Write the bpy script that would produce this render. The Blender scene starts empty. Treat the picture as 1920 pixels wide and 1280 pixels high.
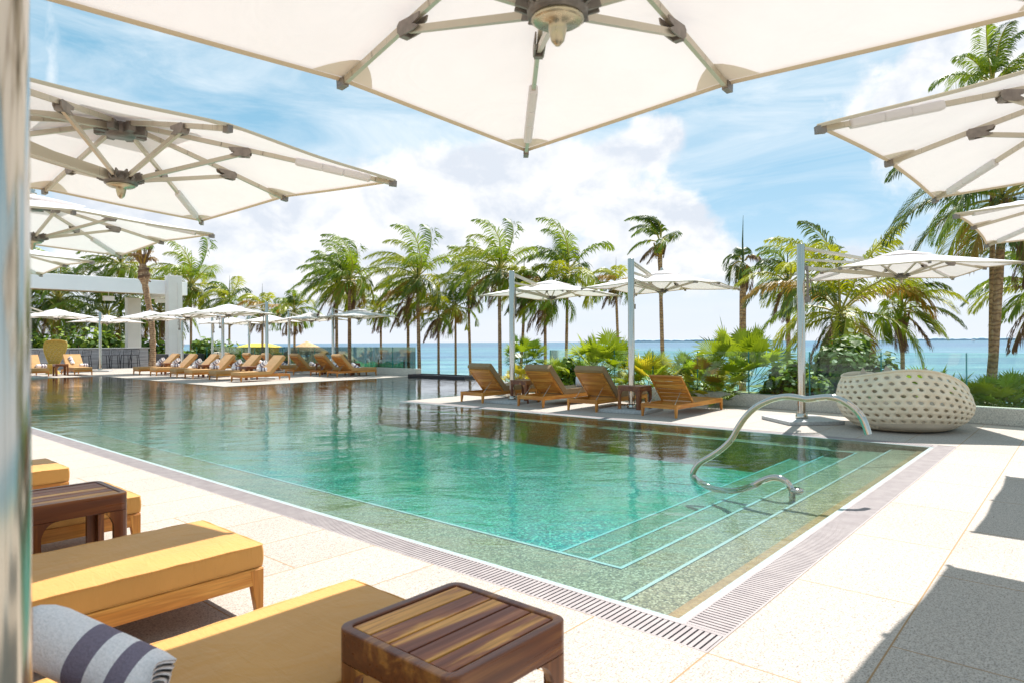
import bpy, bmesh, math, random
from mathutils import Vector, Matrix
random.seed(7)
S = bpy.context.scene
C = S.collection
PI = math.pi
# ------------------------------------------------------------------ camera
CAM = Vector((-3.0215, -1.5464, 1.38))
FPX = 1233.0
YAW = math.radians(41.2)
PITCH = math.atan(1.5 / FPX)
ROLL = math.radians(0.30)
fw2 = Vector((math.cos(YAW), math.sin(YAW), 0))
rt0 = Vector((math.sin(YAW), -math.cos(YAW), 0))
FW = (fw2 * math.cos(PITCH) + Vector((0, 0, math.sin(PITCH)))).normalized()
U0 = rt0.cross(FW)
RT = rt0 * math.cos(ROLL) - U0 * math.sin(ROLL)
UP = RT.cross(FW)
cam = bpy.data.cameras.new("camera"); co = bpy.data.objects.new("camera", cam); C.objects.link(co)
cam.sensor_width = 36; cam.lens = FPX / 1920 * 36
cam.clip_start = 0.05; cam.clip_end = 30000
m = Matrix((RT, UP, -FW)).transposed().to_4x4(); m.translation = CAM
co.matrix_world = m
cam.dof.use_dof = True; cam.dof.focus_distance = 9.0; cam.dof.aperture_fstop = 4.5
S.camera = co
def at(px, py, depth):
    """world point at a given view depth along a sight line"""
    return CAM + (FW + RT * ((px - 960) / FPX) - UP * ((py - 640) / FPX)) * depth
def ground(px, depth, z):
    p = at(px, 640, depth); p.z = z; return p
# ------------------------------------------------------------------ sky, sun, exposure
SUNV = Vector((1.58, 0.30, 2.55)).normalized()
sun = bpy.data.lights.new("sun", 'SUN'); so = bpy.data.objects.new("sun", sun); C.objects.link(so)
sun.energy = 4.6; sun.angle = math.radians(0.5); sun.color = (1.0, 0.965, 0.92)
so.rotation_euler = SUNV.to_track_quat('Z', 'Y').to_euler(); so.location = (0, 0, 30)
S.view_settings.view_transform = 'Standard'; S.view_settings.look = 'None'
S.view_settings.exposure = 0.80; S.view_settings.gamma = 1.0
S.render.engine = 'CYCLES'
S.cycles.max_bounces = 10; S.cycles.transparent_max_bounces = 24
S.cycles.sample_clamp_indirect = 6.0
S.cycles.use_denoising = True

class NT:
    """small node helper"""
    def __init__(s, tree): s.t = tree
    def n(s, typ, **kw):
        nd = s.t.nodes.new(typ)
        for k, v in kw.items(): setattr(nd, k, v)
        return nd
    def l(s, a, b): s.t.links.new(a, b)
    def put(s, sock, v):
        if hasattr(v, 'is_linked') or isinstance(v, bpy.types.NodeSocket): s.t.links.new(v, sock)
        else: sock.default_value = v
    def math(s, op, a, b=0.0, c=0.0, clamp=False):
        nd = s.n('ShaderNodeMath', operation=op); nd.use_clamp = clamp
        s.put(nd.inputs[0], a); s.put(nd.inputs[1], b)
        if op in ('MULTIPLY_ADD', 'SMOOTH_MIN', 'COMPARE'): s.put(nd.inputs[2], c)
        return nd.outputs[0]
    def ramp(s, v, stops, interp='LINEAR'):
        nd = s.n('ShaderNodeValToRGB'); nd.color_ramp.interpolation = interp
        e = nd.color_ramp.elements
        while len(e) < len(stops): e.new(0.5)
        for el, (p, c) in zip(e, stops):
            el.position = p; el.color = (c[0], c[1], c[2], 1) if hasattr(c, '__len__') else (c, c, c, 1)
        s.put(nd.inputs[0], v); return nd.outputs[0]
    def mix(s, f, a, b, typ='MIX'):
        nd = s.n('ShaderNodeMix', data_type='RGBA', blend_type=typ)
        s.put(nd.inputs[0], f)
        for sock, v in ((nd.inputs[6], a), (nd.inputs[7], b)):
            if isinstance(v, (tuple, list)): v = (v[0], v[1], v[2], 1)
            s.put(sock, v)
        return nd.outputs[2]
    def noise(s, vec, scale, detail=2, rough=0.5, dist=0.0, out=0):
        nd = s.n('ShaderNodeTexNoise'); s.l(vec, nd.inputs['Vector'])
        nd.inputs['Scale'].default_value = scale; nd.inputs['Detail'].default_value = detail
        nd.inputs['Roughness'].default_value = rough; nd.inputs['Distortion'].default_value = dist
        return nd.outputs[out]
    def mapping(s, vec, scale=(1, 1, 1), rot=(0, 0, 0), loc=(0, 0, 0)):
        nd = s.n('ShaderNodeMapping'); s.l(vec, nd.inputs[0])
        nd.inputs['Scale'].default_value = scale; nd.inputs['Rotation'].default_value = rot; nd.inputs['Location'].default_value = loc
        return nd.outputs[0]

W = bpy.data.worlds.new("World"); S.world = W; W.use_nodes = True
W.node_tree.nodes.clear(); N = NT(W.node_tree)
wo = N.n('ShaderNodeOutputWorld'); bg = N.n('ShaderNodeBackground'); N.l(bg.outputs[0], wo.inputs[0])
sky = N.n('ShaderNodeTexSky', sky_type='NISHITA'); sky.sun_disc = False
sky.sun_elevation = math.asin(SUNV.z); sky.sun_rotation = math.atan2(SUNV.x, SUNV.y)
sky.altitude = 0; sky.air_density = 1.0; sky.dust_density = 1.0; sky.ozone_density = 1.0
tc = N.n('ShaderNodeTexCoord'); vec = tc.outputs['Generated']
def dotc(v):
    nd = N.n('ShaderNodeVectorMath', operation='DOT_PRODUCT'); N.l(vec, nd.inputs[0]); nd.inputs[1].default_value = v
    return nd.outputs['Value']
da = dotc(rt0); db = dotc(fw2); dz = dotc((0, 0, 1))
AZ = N.math('ARCTAN2', da, db); EL = N.math('ARCSINE', dz)
cmb = N.n('ShaderNodeCombineXYZ'); N.l(AZ, cmb.inputs[0]); N.l(EL, cmb.inputs[1]); AE = cmb.outputs[0]
def gauss(px, py, rx, ry, amp=1.0):
    az = math.atan((px - 960) / FPX); el = math.atan((641 - py) / FPX * math.cos(az))
    a = N.math('MULTIPLY', N.math('SUBTRACT', AZ, az), FPX / rx)
    b = N.math('MULTIPLY', N.math('SUBTRACT', EL, el), FPX / ry)
    q = N.math('ADD', N.math('MULTIPLY', a, a), N.math('MULTIPLY', b, b))
    return N.math('MULTIPLY', N.math('POWER', 2.71828, N.math('MULTIPLY', q, -1.0)), amp)
def total(l):
    r = l[0]
    for x in l[1:]: r = N.math('ADD', r, x)
    return r
cum = total([gauss(330, 430, 260, 110, .36), gauss(1700, 330, 200, 120, .22), gauss(760, 300, 200, 70, .22), gauss(560, 455, 170, 80, .50), gauss(850, 400, 170, 85, .62), gauss(1080, 330, 170, 75, .52), gauss(1270, 430, 150, 90, .5),
             gauss(380, 520, 190, 80, .5), gauss(930, 500, 380, 70, .45), gauss(1560, 500, 160, 60, .4), gauss(1860, 130, 170, 120, .75), gauss(1230, 255, 60, 40, .45),
             gauss(1440, 390, 150, 90, -.5), gauss(430, 220, 260, 70, -.35)])
nz = N.noise(N.mapping(AE, (1, 1.25, 1), loc=(3.1, .4, 0)), 7.5, 9, .58, .35)
nz2 = N.noise(N.mapping(AE, (1, 1.1, 1), loc=(.6, 2.3, 0)), 16, 7, .6, .2)
d = N.math('ADD', N.math('MULTIPLY', nz, 1.0), N.math('MULTIPLY', nz2, .22))
d = N.math('ADD', d, cum)
cmask = N.ramp(d, [(0.0, 0), (.80, 0), (1.03, 1.0)], 'EASE')
wis = N.noise(N.mapping(AE, (1.0, 4.2, 1), rot=(0, 0, .35), loc=(1.2, 5, 0)), 3.4, 8, .62, .8)
wmask = N.ramp(N.math('ADD', wis, total([gauss(720, 250, 260, 90, .14), gauss(170, 250, 260, 230, .02), gauss(430, 225, 200, 50, -.10), gauss(1430, 380, 200, 110, -.12), gauss(1400, 230, 240, 60, .10)])), [(.36, 0), (.74, .85)])
trail = gauss(98, 90, 11, 75, 1.25)
wmask = N.math('MAXIMUM', wmask, N.math('MULTIPLY', trail, N.ramp(N.noise(N.mapping(AE, (1, .6, 1)), 30, 4, .6), [(.3, .2), (.6, .9)])))
hz = N.ramp(dz, [(0, .97), (.055, .80), (.16, .25), (.36, 0)])
shade = N.noise(N.mapping(AE, (1, 1.6, 1), loc=(3.12, .36, 0)), 8.5, 6, .55, .35)
ccol = N.mix(N.ramp(N.math('ADD', shade, N.math('MULTIPLY', N.math('SUBTRACT', nz2, .5), -.35)), [(.42, 0), (.60, 1)]), (.99, .995, 1.0), (.72, .775, .86))
skc = N.mix(1.0, sky.outputs[0], (1.02, 1.0, 1.0), 'MULTIPLY')
base = N.mix(1.0, skc, (.115, .115, .115), 'MULTIPLY')
base = N.mix(.74, base, (.28, .68, .95))
gl = N.ramp(dz, [(0, 1.0), (.5, .75), (1.0, .6)])
base = N.mix(1.0, base, gl, 'MULTIPLY')
c1 = N.mix(wmask, base, (.80, .90, .97))
c2 = N.mix(hz, c1, (.83, .87, .95))
c3 = N.mix(cmask, c2, ccol)
N.l(N.mix(1.0, c3, (6.3, 6.3, 6.3), 'MULTIPLY'), bg.inputs[0]); bg.inputs[1].default_value = 0.10

# ------------------------------------------------------------------ materials
def mat(name, base=(.5, .5, .5), rough=.5, metal=0.0, spec=.5, fn=None):
    m = bpy.data.materials.new(name); m.use_nodes = True
    nt = NT(m.node_tree); b = m.node_tree.nodes['Principled BSDF']
    b.inputs['Base Color'].default_value = (*base, 1); b.inputs['Roughness'].default_value = rough
    b.inputs['Metallic'].default_value = metal; b.inputs['Specular IOR Level'].default_value = spec
    if fn: fn(nt, b)
    return m
def ocoord(nt): return nt.n('ShaderNodeTexCoord').outputs['Object']
def bump(nt, b, h, strength=.3, dist=.01):
    nd = nt.n('ShaderNodeBump'); nd.inputs['Strength'].default_value = strength; nd.inputs['Distance'].default_value = dist
    nt.put(nd.inputs['Height'], h); nt.l(nd.outputs[0], b.inputs['Normal'])
def var(colA, colB, scale=3, det=4, bs=0, bscale=40, stops=(.35, .65)):
    def f(nt, b):
        v = ocoord(nt)
        nt.l(nt.ramp(nt.noise(v, scale, det), [(stops[0], colA), (stops[1], colB)]), b.inputs['Base Color'])
        if bs: bump(nt, b, nt.noise(v, bscale, 3), bs)
    return f
def granite(joints=True, base=(.47, .415, .36)):
    def f(nt, b):
        v = ocoord(nt)
        n1 = nt.noise(v, 34, 5, .75); n2 = nt.noise(v, 110, 3, .7); n3 = nt.noise(v, 1.3, 5, .6)
        c = nt.ramp(n1, [(.34, [x * .34 for x in base]), (.46, [x * .80 for x in base]), (.58, [x * 1.2 for x in base])])
        c = nt.mix(.6, c, nt.ramp(n2, [(.38, [base[0] * .22, base[1] * .19, base[2] * .17]), (.52, [x * 1.15 for x in base])]))
        c = nt.mix(nt.ramp(n3, [(.4, 0), (.7, .22)]), c, [x * .75 for x in base])
        if joints:
            br = nt.n('ShaderNodeTexBrick'); nt.l(nt.mapping(v, (1, 1, 1), loc=(.26, .27, 0)), br.inputs['Vector'])
            br.inputs['Scale'].default_value = 1.0; br.offset = .5
            br.inputs['Brick Width'].default_value = 1.2; br.inputs['Row Height'].default_value = .6
            br.inputs['Mortar Size'].default_value = .0045; br.inputs['Mortar Smooth'].default_value = .3
            br.inputs['Color1'].default_value = (1, 1, 1, 1); br.inputs['Color2'].default_value = (.86, .85, .84, 1); br.inputs['Bias'].default_value = -.3
            c = nt.mix(1.0, c, br.outputs['Color'], 'MULTIPLY') if False else nt.mix(br.outputs['Fac'], nt.mix(1.0, c, nt.mix(nt.ramp(nt.noise(v, .7, 5, .65), [(.42, 0), (.62, 1)]), br.outputs['Color'], (1, 1, 1)), 'MULTIPLY'), (.33, .2, .09))
        nt.l(c, b.inputs['Base Color'])
        bump(nt, b, n1, .15, .004)
    return f
M = {}
M['deck'] = mat('granite_paving', rough=.75, spec=.3, fn=granite())
M['wallstone'] = mat('granite_wall', rough=.8, spec=.3, fn=granite(False, (.66, .62, .53)))
M['slate'] = mat('grey_base_stone', rough=.55, fn=var((.36, .36, .35), (.50, .50, .48), 30, 5))
M['grate'] = mat('pink_grey_grate', rough=.6, fn=var((.30, .255, .25), (.36, .31, .30), 8))
M['dark'] = mat('dark_gap', (.025, .015, .015), .9)
M['blackbox'] = mat('black_stone', (.015, .015, .022), .35)
def steel(r=.18, c=(.62, .61, .58)):
    def f(nt, b):
        v = ocoord(nt)
        nt.l(nt.ramp(nt.noise(nt.mapping(v, (40, 40, 1.2)), 3, 3), [(.3, r * .8), (.7, r * 1.35)]), b.inputs['Roughness'])
    return f
M['steel'] = mat('brushed_steel', (.60, .55, .47), .13, 1.0)
M['chrome'] = mat('polished_steel', (.60, .55, .48), .06, 1.0, fn=steel(.06))
M['alu'] = mat('anodised_aluminium', (.55, .49, .39), .36, .45, fn=steel(.34))
M['hub'] = mat('grey_bronze_casting', (.13, .105, .085), .45, .3, fn=var((.15, .13, .115), (.24, .21, .185), 20, 3, .2, 80))
M['cap'] = mat('grey_brown_bracket', (.16, .125, .10), .5, .3, fn=var((.20, .17, .15), (.28, .24, .21), 25))
M['brass'] = mat('champagne_finial', (.50, .43, .30), .3, .8, fn=steel(.3))
def canvas(alb=(.86, .84, .84), tr=(.86, .795, .785), f=.24):
    def fn(nt, b):
        v = ocoord(nt)
        out = nt.t.nodes['Material Output']
        dn = nt.n('ShaderNodeBsdfDiffuse'); tn = nt.n('ShaderNodeBsdfTranslucent')
        w = nt.noise(v, 2.2, 5, .6)
        nt.l(nt.mix(nt.ramp(w, [(.35, 0), (.7, .5)]), alb, [x * .93 for x in alb]), dn.inputs[0])
        nt.l(nt.mix(nt.ramp(w, [(.3, 0), (.75, .6)]), tr, [x * .88 for x in tr]), tn.inputs[0])
        mx = nt.n('ShaderNodeMixShader'); mx.inputs[0].default_value = f
        nt.l(dn.outputs[0], mx.inputs[1]); nt.l(tn.outputs[0], mx.inputs[2]); nt.l(mx.outputs[0], out.inputs[0])
        bp = nt.n('ShaderNodeBump'); bp.inputs['Strength'].default_value = .45; bp.inputs['Distance'].default_value = .03
        nt.l(nt.math('ADD', nt.noise(v, 2.2, 4, .5, 1.2), nt.math('MULTIPLY', nt.noise(v, 350, 1), .01)), bp.inputs['Height']); nt.l(bp.outputs[0], dn.inputs['Normal']); nt.l(bp.outputs[0], tn.inputs['Normal'])
    return fn
M['canvas'] = mat('ivory_canvas', fn=canvas())
M['patch'] = mat('beige_canvas_patch', fn=canvas((.80, .74, .64), (.74, .66, .52), .28))
M['hem'] = mat('canvas_hem', fn=canvas((.70, .60, .45), (.55, .43, .27), .2))
def cush(base):
    def fn(nt, b):
        v = ocoord(nt)
        n = nt.noise(v, 2.5, 3); c = nt.ramp(n, [(.3, [x * .92 for x in base]), (.7, [x * 1.06 for x in base])])
        nt.l(c, b.inputs['Base Color']); 
        bump(nt, b, nt.math('ADD', nt.math('ADD', nt.noise(nt.mapping(v, (1, 1.6, 1)), 2.6, 3, .5, .8), nt.math('MULTIPLY', nt.noise(nt.mapping(v, (5, 1.2, 1)), 5, 3, .6, 1.2), .25)), nt.math('MULTIPLY', nt.noise(v, 420, 1), .03)), .55, .035)
        b.inputs['Sheen Weight'].default_value = .15
    return fn
M['cushion'] = mat('tan_cushion', rough=.62, spec=.35, fn=cush((.62, .30, .072)))
M['cushion_far'] = mat('tan_cushion_pale', rough=.7, spec=.3, fn=cush((.52, .285, .10)))
M['cushion_shaded'] = mat('tan_cushion_shaded', rough=.75, spec=.25, fn=cush((.30, .18, .08)))  # tan cushion whose shaded look is put into a darker colour
def wood(c0, c1, c2, axis=0, sc=1.0, gloss=.45, seed=0.0):
    def fn(nt, b):
        v = ocoord(nt)
        s = [9, 9, 9]; s[axis] = .9
        oi = nt.n('ShaderNodeObjectInfo')
        ad = nt.n('ShaderNodeVectorMath', operation='ADD'); nt.l(v, ad.inputs[0]); 
        cm = nt.n('ShaderNodeCombineXYZ'); rr = nt.math('MULTIPLY', oi.outputs['Random'], 23.0)
        for i in range(3): nt.l(rr, cm.inputs[i])
        nt.l(cm.outputs[0], ad.inputs[1]); vv = ad.outputs[0]
        n = nt.noise(nt.mapping(vv, [x * sc for x in s], loc=(seed, seed, seed)), 1.1, 4, .55, 1.1)
        n2 = nt.noise(nt.mapping(vv, [x * sc * 7 if i != axis else x * sc * 2 for i, x in enumerate(s)]), 1.5, 3, .6, .4)
        c = nt.ramp(n, [(.43, c0), (.54, c1), (.62, c2)])
        c = nt.mix(nt.ramp(n2, [(.4, 0), (.65, .45)]), c, [x * .55 for x in c0])
        nt.l(c, b.inputs['Base Color']); nt.l(nt.ramp(n2, [(.3, gloss * .8), (.7, gloss * 1.25)]), b.inputs['Roughness'])
        bump(nt, b, n2, .12, .003)
    return fn
M['teakx'] = mat('honey_teak', rough=.45, fn=wood((.48, .165, .018), (.60, .235, .03), (.72, .33, .06), 0, 1.0))
M['teaky'] = mat('honey_teak_cross', rough=.45, fn=wood((.48, .165, .018), (.60, .235, .03), (.72, .33, .06), 1, 1.0))
M['teakz'] = mat('honey_teak_leg', rough=.45, fn=wood((.50, .175, .02), (.62, .25, .035), (.70, .32, .06), 2, 1.0))
M['rosex'] = mat('dark_teak_slat', rough=.28, fn=wood((.20, .045, .012), (.36, .10, .022), (.80, .36, .06), 0, .8, .42, 3.3))
M['rosez'] = mat('dark_teak_leg', rough=.35, fn=wood((.16, .042, .012), (.27, .085, .020), (.60, .25, .05), 2, .9, .36, 7.7))
M['rosef'] = mat('dark_teak_frame', rough=.3, fn=wood((.15, .04, .014), (.22, .065, .02), (.40, .15, .035), 0, .7, .32, 1.7))
def towel(nt, b):
    v = ocoord(nt)
    sx = nt.n('ShaderNodeSeparateXYZ'); nt.l(v, sx.inputs[0])
    st = nt.ramp(nt.math('MULTIPLY', sx.outputs[0], 2.7), [(0, 0), (.42, 1), (.58, 0), (.73, 1), (.86, 0)], 'CONSTANT')
    fz = nt.noise(v, 140, 3, .7)
    c = nt.mix(st, (.96, .89, .88), (.25, .205, .26))
    nt.l(nt.mix(1.0, c, nt.ramp(fz, [(.3, .82), (.7, 1.05)]), 'MULTIPLY'), b.inputs['Base Color'])
    bump(nt, b, nt.math('ADD', fz, nt.noise(v, 12, 3)), .5, .01)
M['towel'] = mat('striped_towel', rough=.95, spec=.1, fn=towel)
M['white'] = mat('white_terry', (.8, .8, .82), .9, fn=var((.74, .74, .78), (.84, .84, .86), 20, 3, .4, 100))
def trunk(nt, b):
    v = ocoord(nt)
    wv = nt.n('ShaderNodeTexWave', wave_type='BANDS', bands_direction='Z'); nt.l(v, wv.inputs[0])
    wv.inputs['Scale'].default_value = 2.6; wv.inputs['Distortion'].default_value = 7; wv.inputs['Detail'].default_value = 3; wv.inputs['Detail Scale'].default_value = 2.5
    n = nt.noise(nt.mapping(v, (5, 5, 1.5)), 2, 5, .6)
    c = nt.ramp(n, [(.3, (.24, .13, .075)), (.55, (.42, .27, .155)), (.75, (.52, .38, .25))])
    nt.l(nt.mix(nt.ramp(wv.outputs['Fac'], [(.1, .55), (.5, 0)]), c, (.12, .065, .045)), b.inputs['Base Color'])
    bump(nt, b, nt.math('ADD', wv.outputs['Fac'], n), .6, .03)
M['trunk'] = mat('palm_bark', rough=.9, spec=.2, fn=trunk)
def leaf(c0, c1, tr, k=.35, rough=.42):
    def fn(nt, b):
        v = ocoord(nt); out = nt.t.nodes['Material Output']
        n = nt.noise(v, 1.6, 4, .6)
        c = nt.ramp(n, [(.33, c0), (.66, c1)])
        nt.l(c, b.inputs['Base Color']); b.inputs['Roughness'].default_value = rough
        tn = nt.n('ShaderNodeBsdfTranslucent'); nt.l(nt.mix(.6, c, tr), tn.inputs[0])
        mx = nt.n('ShaderNodeMixShader'); mx.inputs[0].default_value = k
        nt.l(b.outputs[0], mx.inputs[1]); nt.l(tn.outputs[0], mx.inputs[2]); nt.l(mx.outputs[0], out.inputs[0])
    return fn
M['leafD'] = mat('frond_deep_green', fn=leaf((.03, .06, .008), (.09, .14, .014), (.20, .28, .012), .3))
M['leafG'] = mat('frond_green', fn=leaf((.075, .145, .006), (.20, .29, .010), (.40, .48, .010), .36))
M['leafY'] = mat('frond_yellow_green', fn=leaf((.22, .27, .008), (.42, .43, .015), (.60, .58, .015), .36))
M['leafO'] = mat('frond_dry_orange', fn=leaf((.26, .16, .02), (.42, .24, .03), (.5, .28, .03), .3))
M['leafB'] = mat('frond_dead_brown', rough=.8, fn=leaf((.10, .05, .03), (.26, .15, .08), (.3, .17, .08), .15, .8))
M['rachis'] = mat('frond_rib', (.45, .38, .07), .5, fn=var((.36, .34, .05), (.55, .42, .10), 2))
M['broad'] = mat('broad_leaf_green', fn=leaf((.03, .085, .01), (.12, .21, .02), (.24, .36, .025), .25, .55))
M['broadL'] = mat('broad_leaf_light', fn=leaf((.16, .28, .02), (.34, .44, .04), (.48, .56, .04), .3, .55))
M['lime'] = mat('lime_leaf', fn=leaf((.13, .24, .012), (.42, .50, .03), (.55, .62, .03), .38))
M['yell'] = mat('yellow_leaf', fn=leaf((.42, .36, .012), (.62, .52, .03), (.7, .58, .03), .35))
def glassm(tint, rf=.08):
    def fn(nt, b):
        out = nt.t.nodes['Material Output']
        t = nt.n('ShaderNodeBsdfTransparent'); t.inputs[0].default_value = (*tint, 1)
        g = nt.n('ShaderNodeBsdfGlossy'); g.inputs['Roughness'].default_value = .02; g.inputs[0].default_value = (.9, .95, .95, 1)
        fr = nt.n('ShaderNodeFresnel'); fr.inputs[0].default_value = 1.45
        mx = nt.n('ShaderNodeMixShader'); nt.l(nt.math('MULTIPLY', fr.outputs[0], .9), mx.inputs[0])
        nt.l(t.outputs[0], mx.inputs[1]); nt.l(g.outputs[0], mx.inputs[2]); nt.l(mx.outputs[0], out.inputs[0])
    return fn
M['glass'] = mat('clear_glass', fn=glassm((.86, .95, .93)))
M['glassedge'] = mat('green_glass_edge', (.03, .22, .20), .2)
M['render_white'] = mat('white_render', rough=.8, fn=var((.74, .70, .67), (.80, .76, .73), 1.2, 4, .1, 60))
M['beam'] = mat('white_beam', rough=.8, fn=var((.86, .86, .87), (.90, .90, .91), .8, 3))
M['soffit'] = mat('timber_soffit', rough=.7, fn=var((.30, .19, .08), (.5, .36, .17), 6, 4))
def barclad(nt, b):
    v = ocoord(nt); n = nt.noise(nt.mapping(v, (.6, .6, 14)), 2, 3)
    nt.l(nt.ramp(n, [(.3, (.20, .195, .21)), (.5, (.36, .355, .37)), (.72, (.52, .51, .53))]), b.inputs['Base Color'])
M['barclad'] = mat('grey_stacked_slate', rough=.7, fn=barclad)
M['black'] = mat('black_metal', (.02, .02, .025), .5, fn=var((.015, .015, .02), (.035, .03, .04), 10))
M['wicker'] = mat('golden_wicker', rough=.7, fn=var((.42, .26, .04), (.62, .42, .09), 30, 3, .5, 60))
M['weave'] = mat('sand_weave', rough=.65, fn=var((.72, .60, .43), (.82, .70, .52), 5, 4, .35, 45))
M['sandcush'] = mat('sand_cushion', rough=.9, fn=var((.52, .43, .32), (.58, .48, .36), 4, 3, .2, 30))
M['potdark'] = mat('dark_planter', (.05, .05, .055), .7, fn=var((.04, .04, .045), (.08, .075, .08), 3))
M['yellowpaint'] = mat('yellow_paint', rough=.7, fn=var((.80, .56, .03), (.85, .66, .06), 2))
M['thatch'] = mat('thatch', rough=.95, fn=var((.50, .30, .14), (.66, .44, .24), 3, 6, .6, 12))
M['palethatch'] = mat('pale_thatch', rough=.95, fn=var((.50, .42, .26), (.68, .60, .42), 3, 6, .6, 12))
M['bluewin'] = mat('dark_blue_window', (.03, .05, .14), .3)
M['pier'] = mat('weathered_timber', rough=.9, fn=var((.07, .08, .09), (.17, .17, .16), 3))
def netm(nt, b):
    out = nt.t.nodes['Material Output']; t = nt.n('ShaderNodeBsdfTransparent')
    mx = nt.n('ShaderNodeMixShader'); mx.inputs[0].default_value = .8
    v = ocoord(nt); nt.l(nt.ramp(nt.noise(v, 1.2, 4, .6), [(.3, (.03, .25, .12)), (.7, (.10, .48, .28))]), b.inputs['Base Color'])
    tl = nt.n('ShaderNodeBsdfTranslucent'); tl.inputs[0].default_value = (.08, .5, .28, 1)
    a = nt.n('ShaderNodeAddShader'); nt.l(b.outputs[0], a.inputs[0]); nt.l(tl.outputs[0], a.inputs[1])
    nt.l(t.outputs[0], mx.inputs[1]); nt.l(a.outputs[0], mx.inputs[2]); nt.l(mx.outputs[0], out.inputs[0])
M['net'] = mat('green_netting', rough=.7, fn=netm)
def sandf(nt, b):
    v = ocoord(nt)
    n = nt.noise(v, .35, 6, .6)
    nt.l(nt.ramp(n, [(.4, (.62, .54, .40)), (.6, (.16, .20, .05))]), b.inputs['Base Color']); bump(nt, b, nt.noise(v, 8, 4), .5, .05)
M['sand'] = mat('beach_sand', rough=.95, spec=.1, fn=sandf)
M['hills'] = mat('hazy_coast', rough=1, spec=0, fn=var((.42, .50, .57), (.50, .58, .65), .004, 5))  # pale blue of distance haze is put into the coast colour
def seam(nt, b):
    v = ocoord(nt)
    sx = nt.n('ShaderNodeSeparateXYZ'); nt.l(v, sx.inputs[0])
    # distance off shore (object x runs seaward), warped
    dist = nt.math('ADD', sx.outputs[0], nt.math('MULTIPLY', nt.noise(nt.mapping(v, (.012, .006, 1)), 1, 4, .6), 90))
    lg = nt.math('LOGARITHM', nt.math('MAXIMUM', dist, 1.0), 10.0)
    c = nt.ramp(nt.math('DIVIDE', lg, 4.0), [(.42, (.26, .36, .22)), (.47, (.16, .34, .27)), (.52, (.11, .31, .29)), (.56, (.075, .20, .27)), (.62, (.085, .25, .29)), (.70, (.045, .13, .22)), (.82, (.03, .15, .21)), (.95, (.02, .15, .20))])
    pt = nt.noise(nt.mapping(v, (.02, .045, 1)), 1.0, 5, .6)
    c = nt.mix(nt.ramp(pt, [(.50, 0), (.64, .55)]), c, (.10, .26, .38))
    vr = nt.mapping(v, (1, 1, 1), rot=(0, 0, -YAW)); wh = nt.noise(nt.mapping(vr, (.5, .12, 1)), .8, 6, .7)
    c = nt.mix(nt.ramp(nt.noise(nt.mapping(vr, (.05, .006, 1)), 1, 6, .65), [(.44, 0), (.58, .75)]), c, (.025, .095, .19))
    c = nt.mix(nt.ramp(wh, [(.60, 0), (.68, .8)]), c, (.70, .80, .80))
    nt.l(c, b.inputs['Base Color']); b.inputs['Roughness'].default_value = .3; b.inputs['Specular IOR Level'].default_value = .12
    h = nt.math('ADD', nt.noise(nt.mapping(v, (.9, .35, 1)), 1.0, 6, .65), nt.math('MULTIPLY', nt.noise(nt.mapping(v, (.14, .05, 1)), 1.0, 3), 3))
    bump(nt, b, h, .8, .35)
M['sea'] = mat('turquoise_sea', rough=.2, spec=.4, fn=seam)
def mosaic(nt, b):
    v = ocoord(nt)
    vo = nt.n('ShaderNodeTexVoronoi'); nt.l(v, vo.inputs[0]); vo.inputs['Scale'].default_value = 85
    sx = nt.n('ShaderNodeSeparateColor'); nt.l(vo.outputs['Color'], sx.inputs[0])
    c = nt.ramp(sx.outputs[0], [(0, (.08, .055, .03)), (.35, (.18, .135, .07)), (.7, (.28, .22, .125)), (1, (.50, .43, .30))])
    geo = nt.n('ShaderNodeNewGeometry')
    c = nt.mix(nt.ramp(nt.noise(v, .8, 4), [(.35, 0), (.7, .35)]), c, (.22, .19, .09))
    nt.l(c, b.inputs['Base Color'])
M['mosaic'] = mat('pool_mosaic', rough=.4, fn=mosaic)
def mosaic2(nt, b):
    v = ocoord(nt)
    vo = nt.n('ShaderNodeTexVoronoi'); nt.l(v, vo.inputs[0]); vo.inputs['Scale'].default_value = 50
    sx = nt.n('ShaderNodeSeparateColor'); nt.l(vo.outputs['Color'], sx.inputs[0])
    c = nt.ramp(sx.outputs[0], [(0, (.02, .10, .085)), (.35, (.055, .19, .175)), (.7, (.13, .30, .27)), (1, (.52, .62, .44))])
    c = nt.mix(nt.ramp(nt.noise(v, .6, 4), [(.40, 0), (.7, .5)]), c, (.26, .32, .14))
    nt.l(c, b.inputs['Base Color'])
M['watertintmosaic'] = mat('water_tinted_mosaic', rough=.4, fn=mosaic2)  # same mosaic, with the tint deep water gives the light put into its colour
M['tile'] = mat('pale_tile_line', rough=.4, fn=var((.30, .39, .38), (.40, .50, .49), 60, 2))
M['browntile'] = mat('brown_border_tile', rough=.4, fn=var((.30, .15, .055), (.42, .24, .10), 40, 3))
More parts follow.
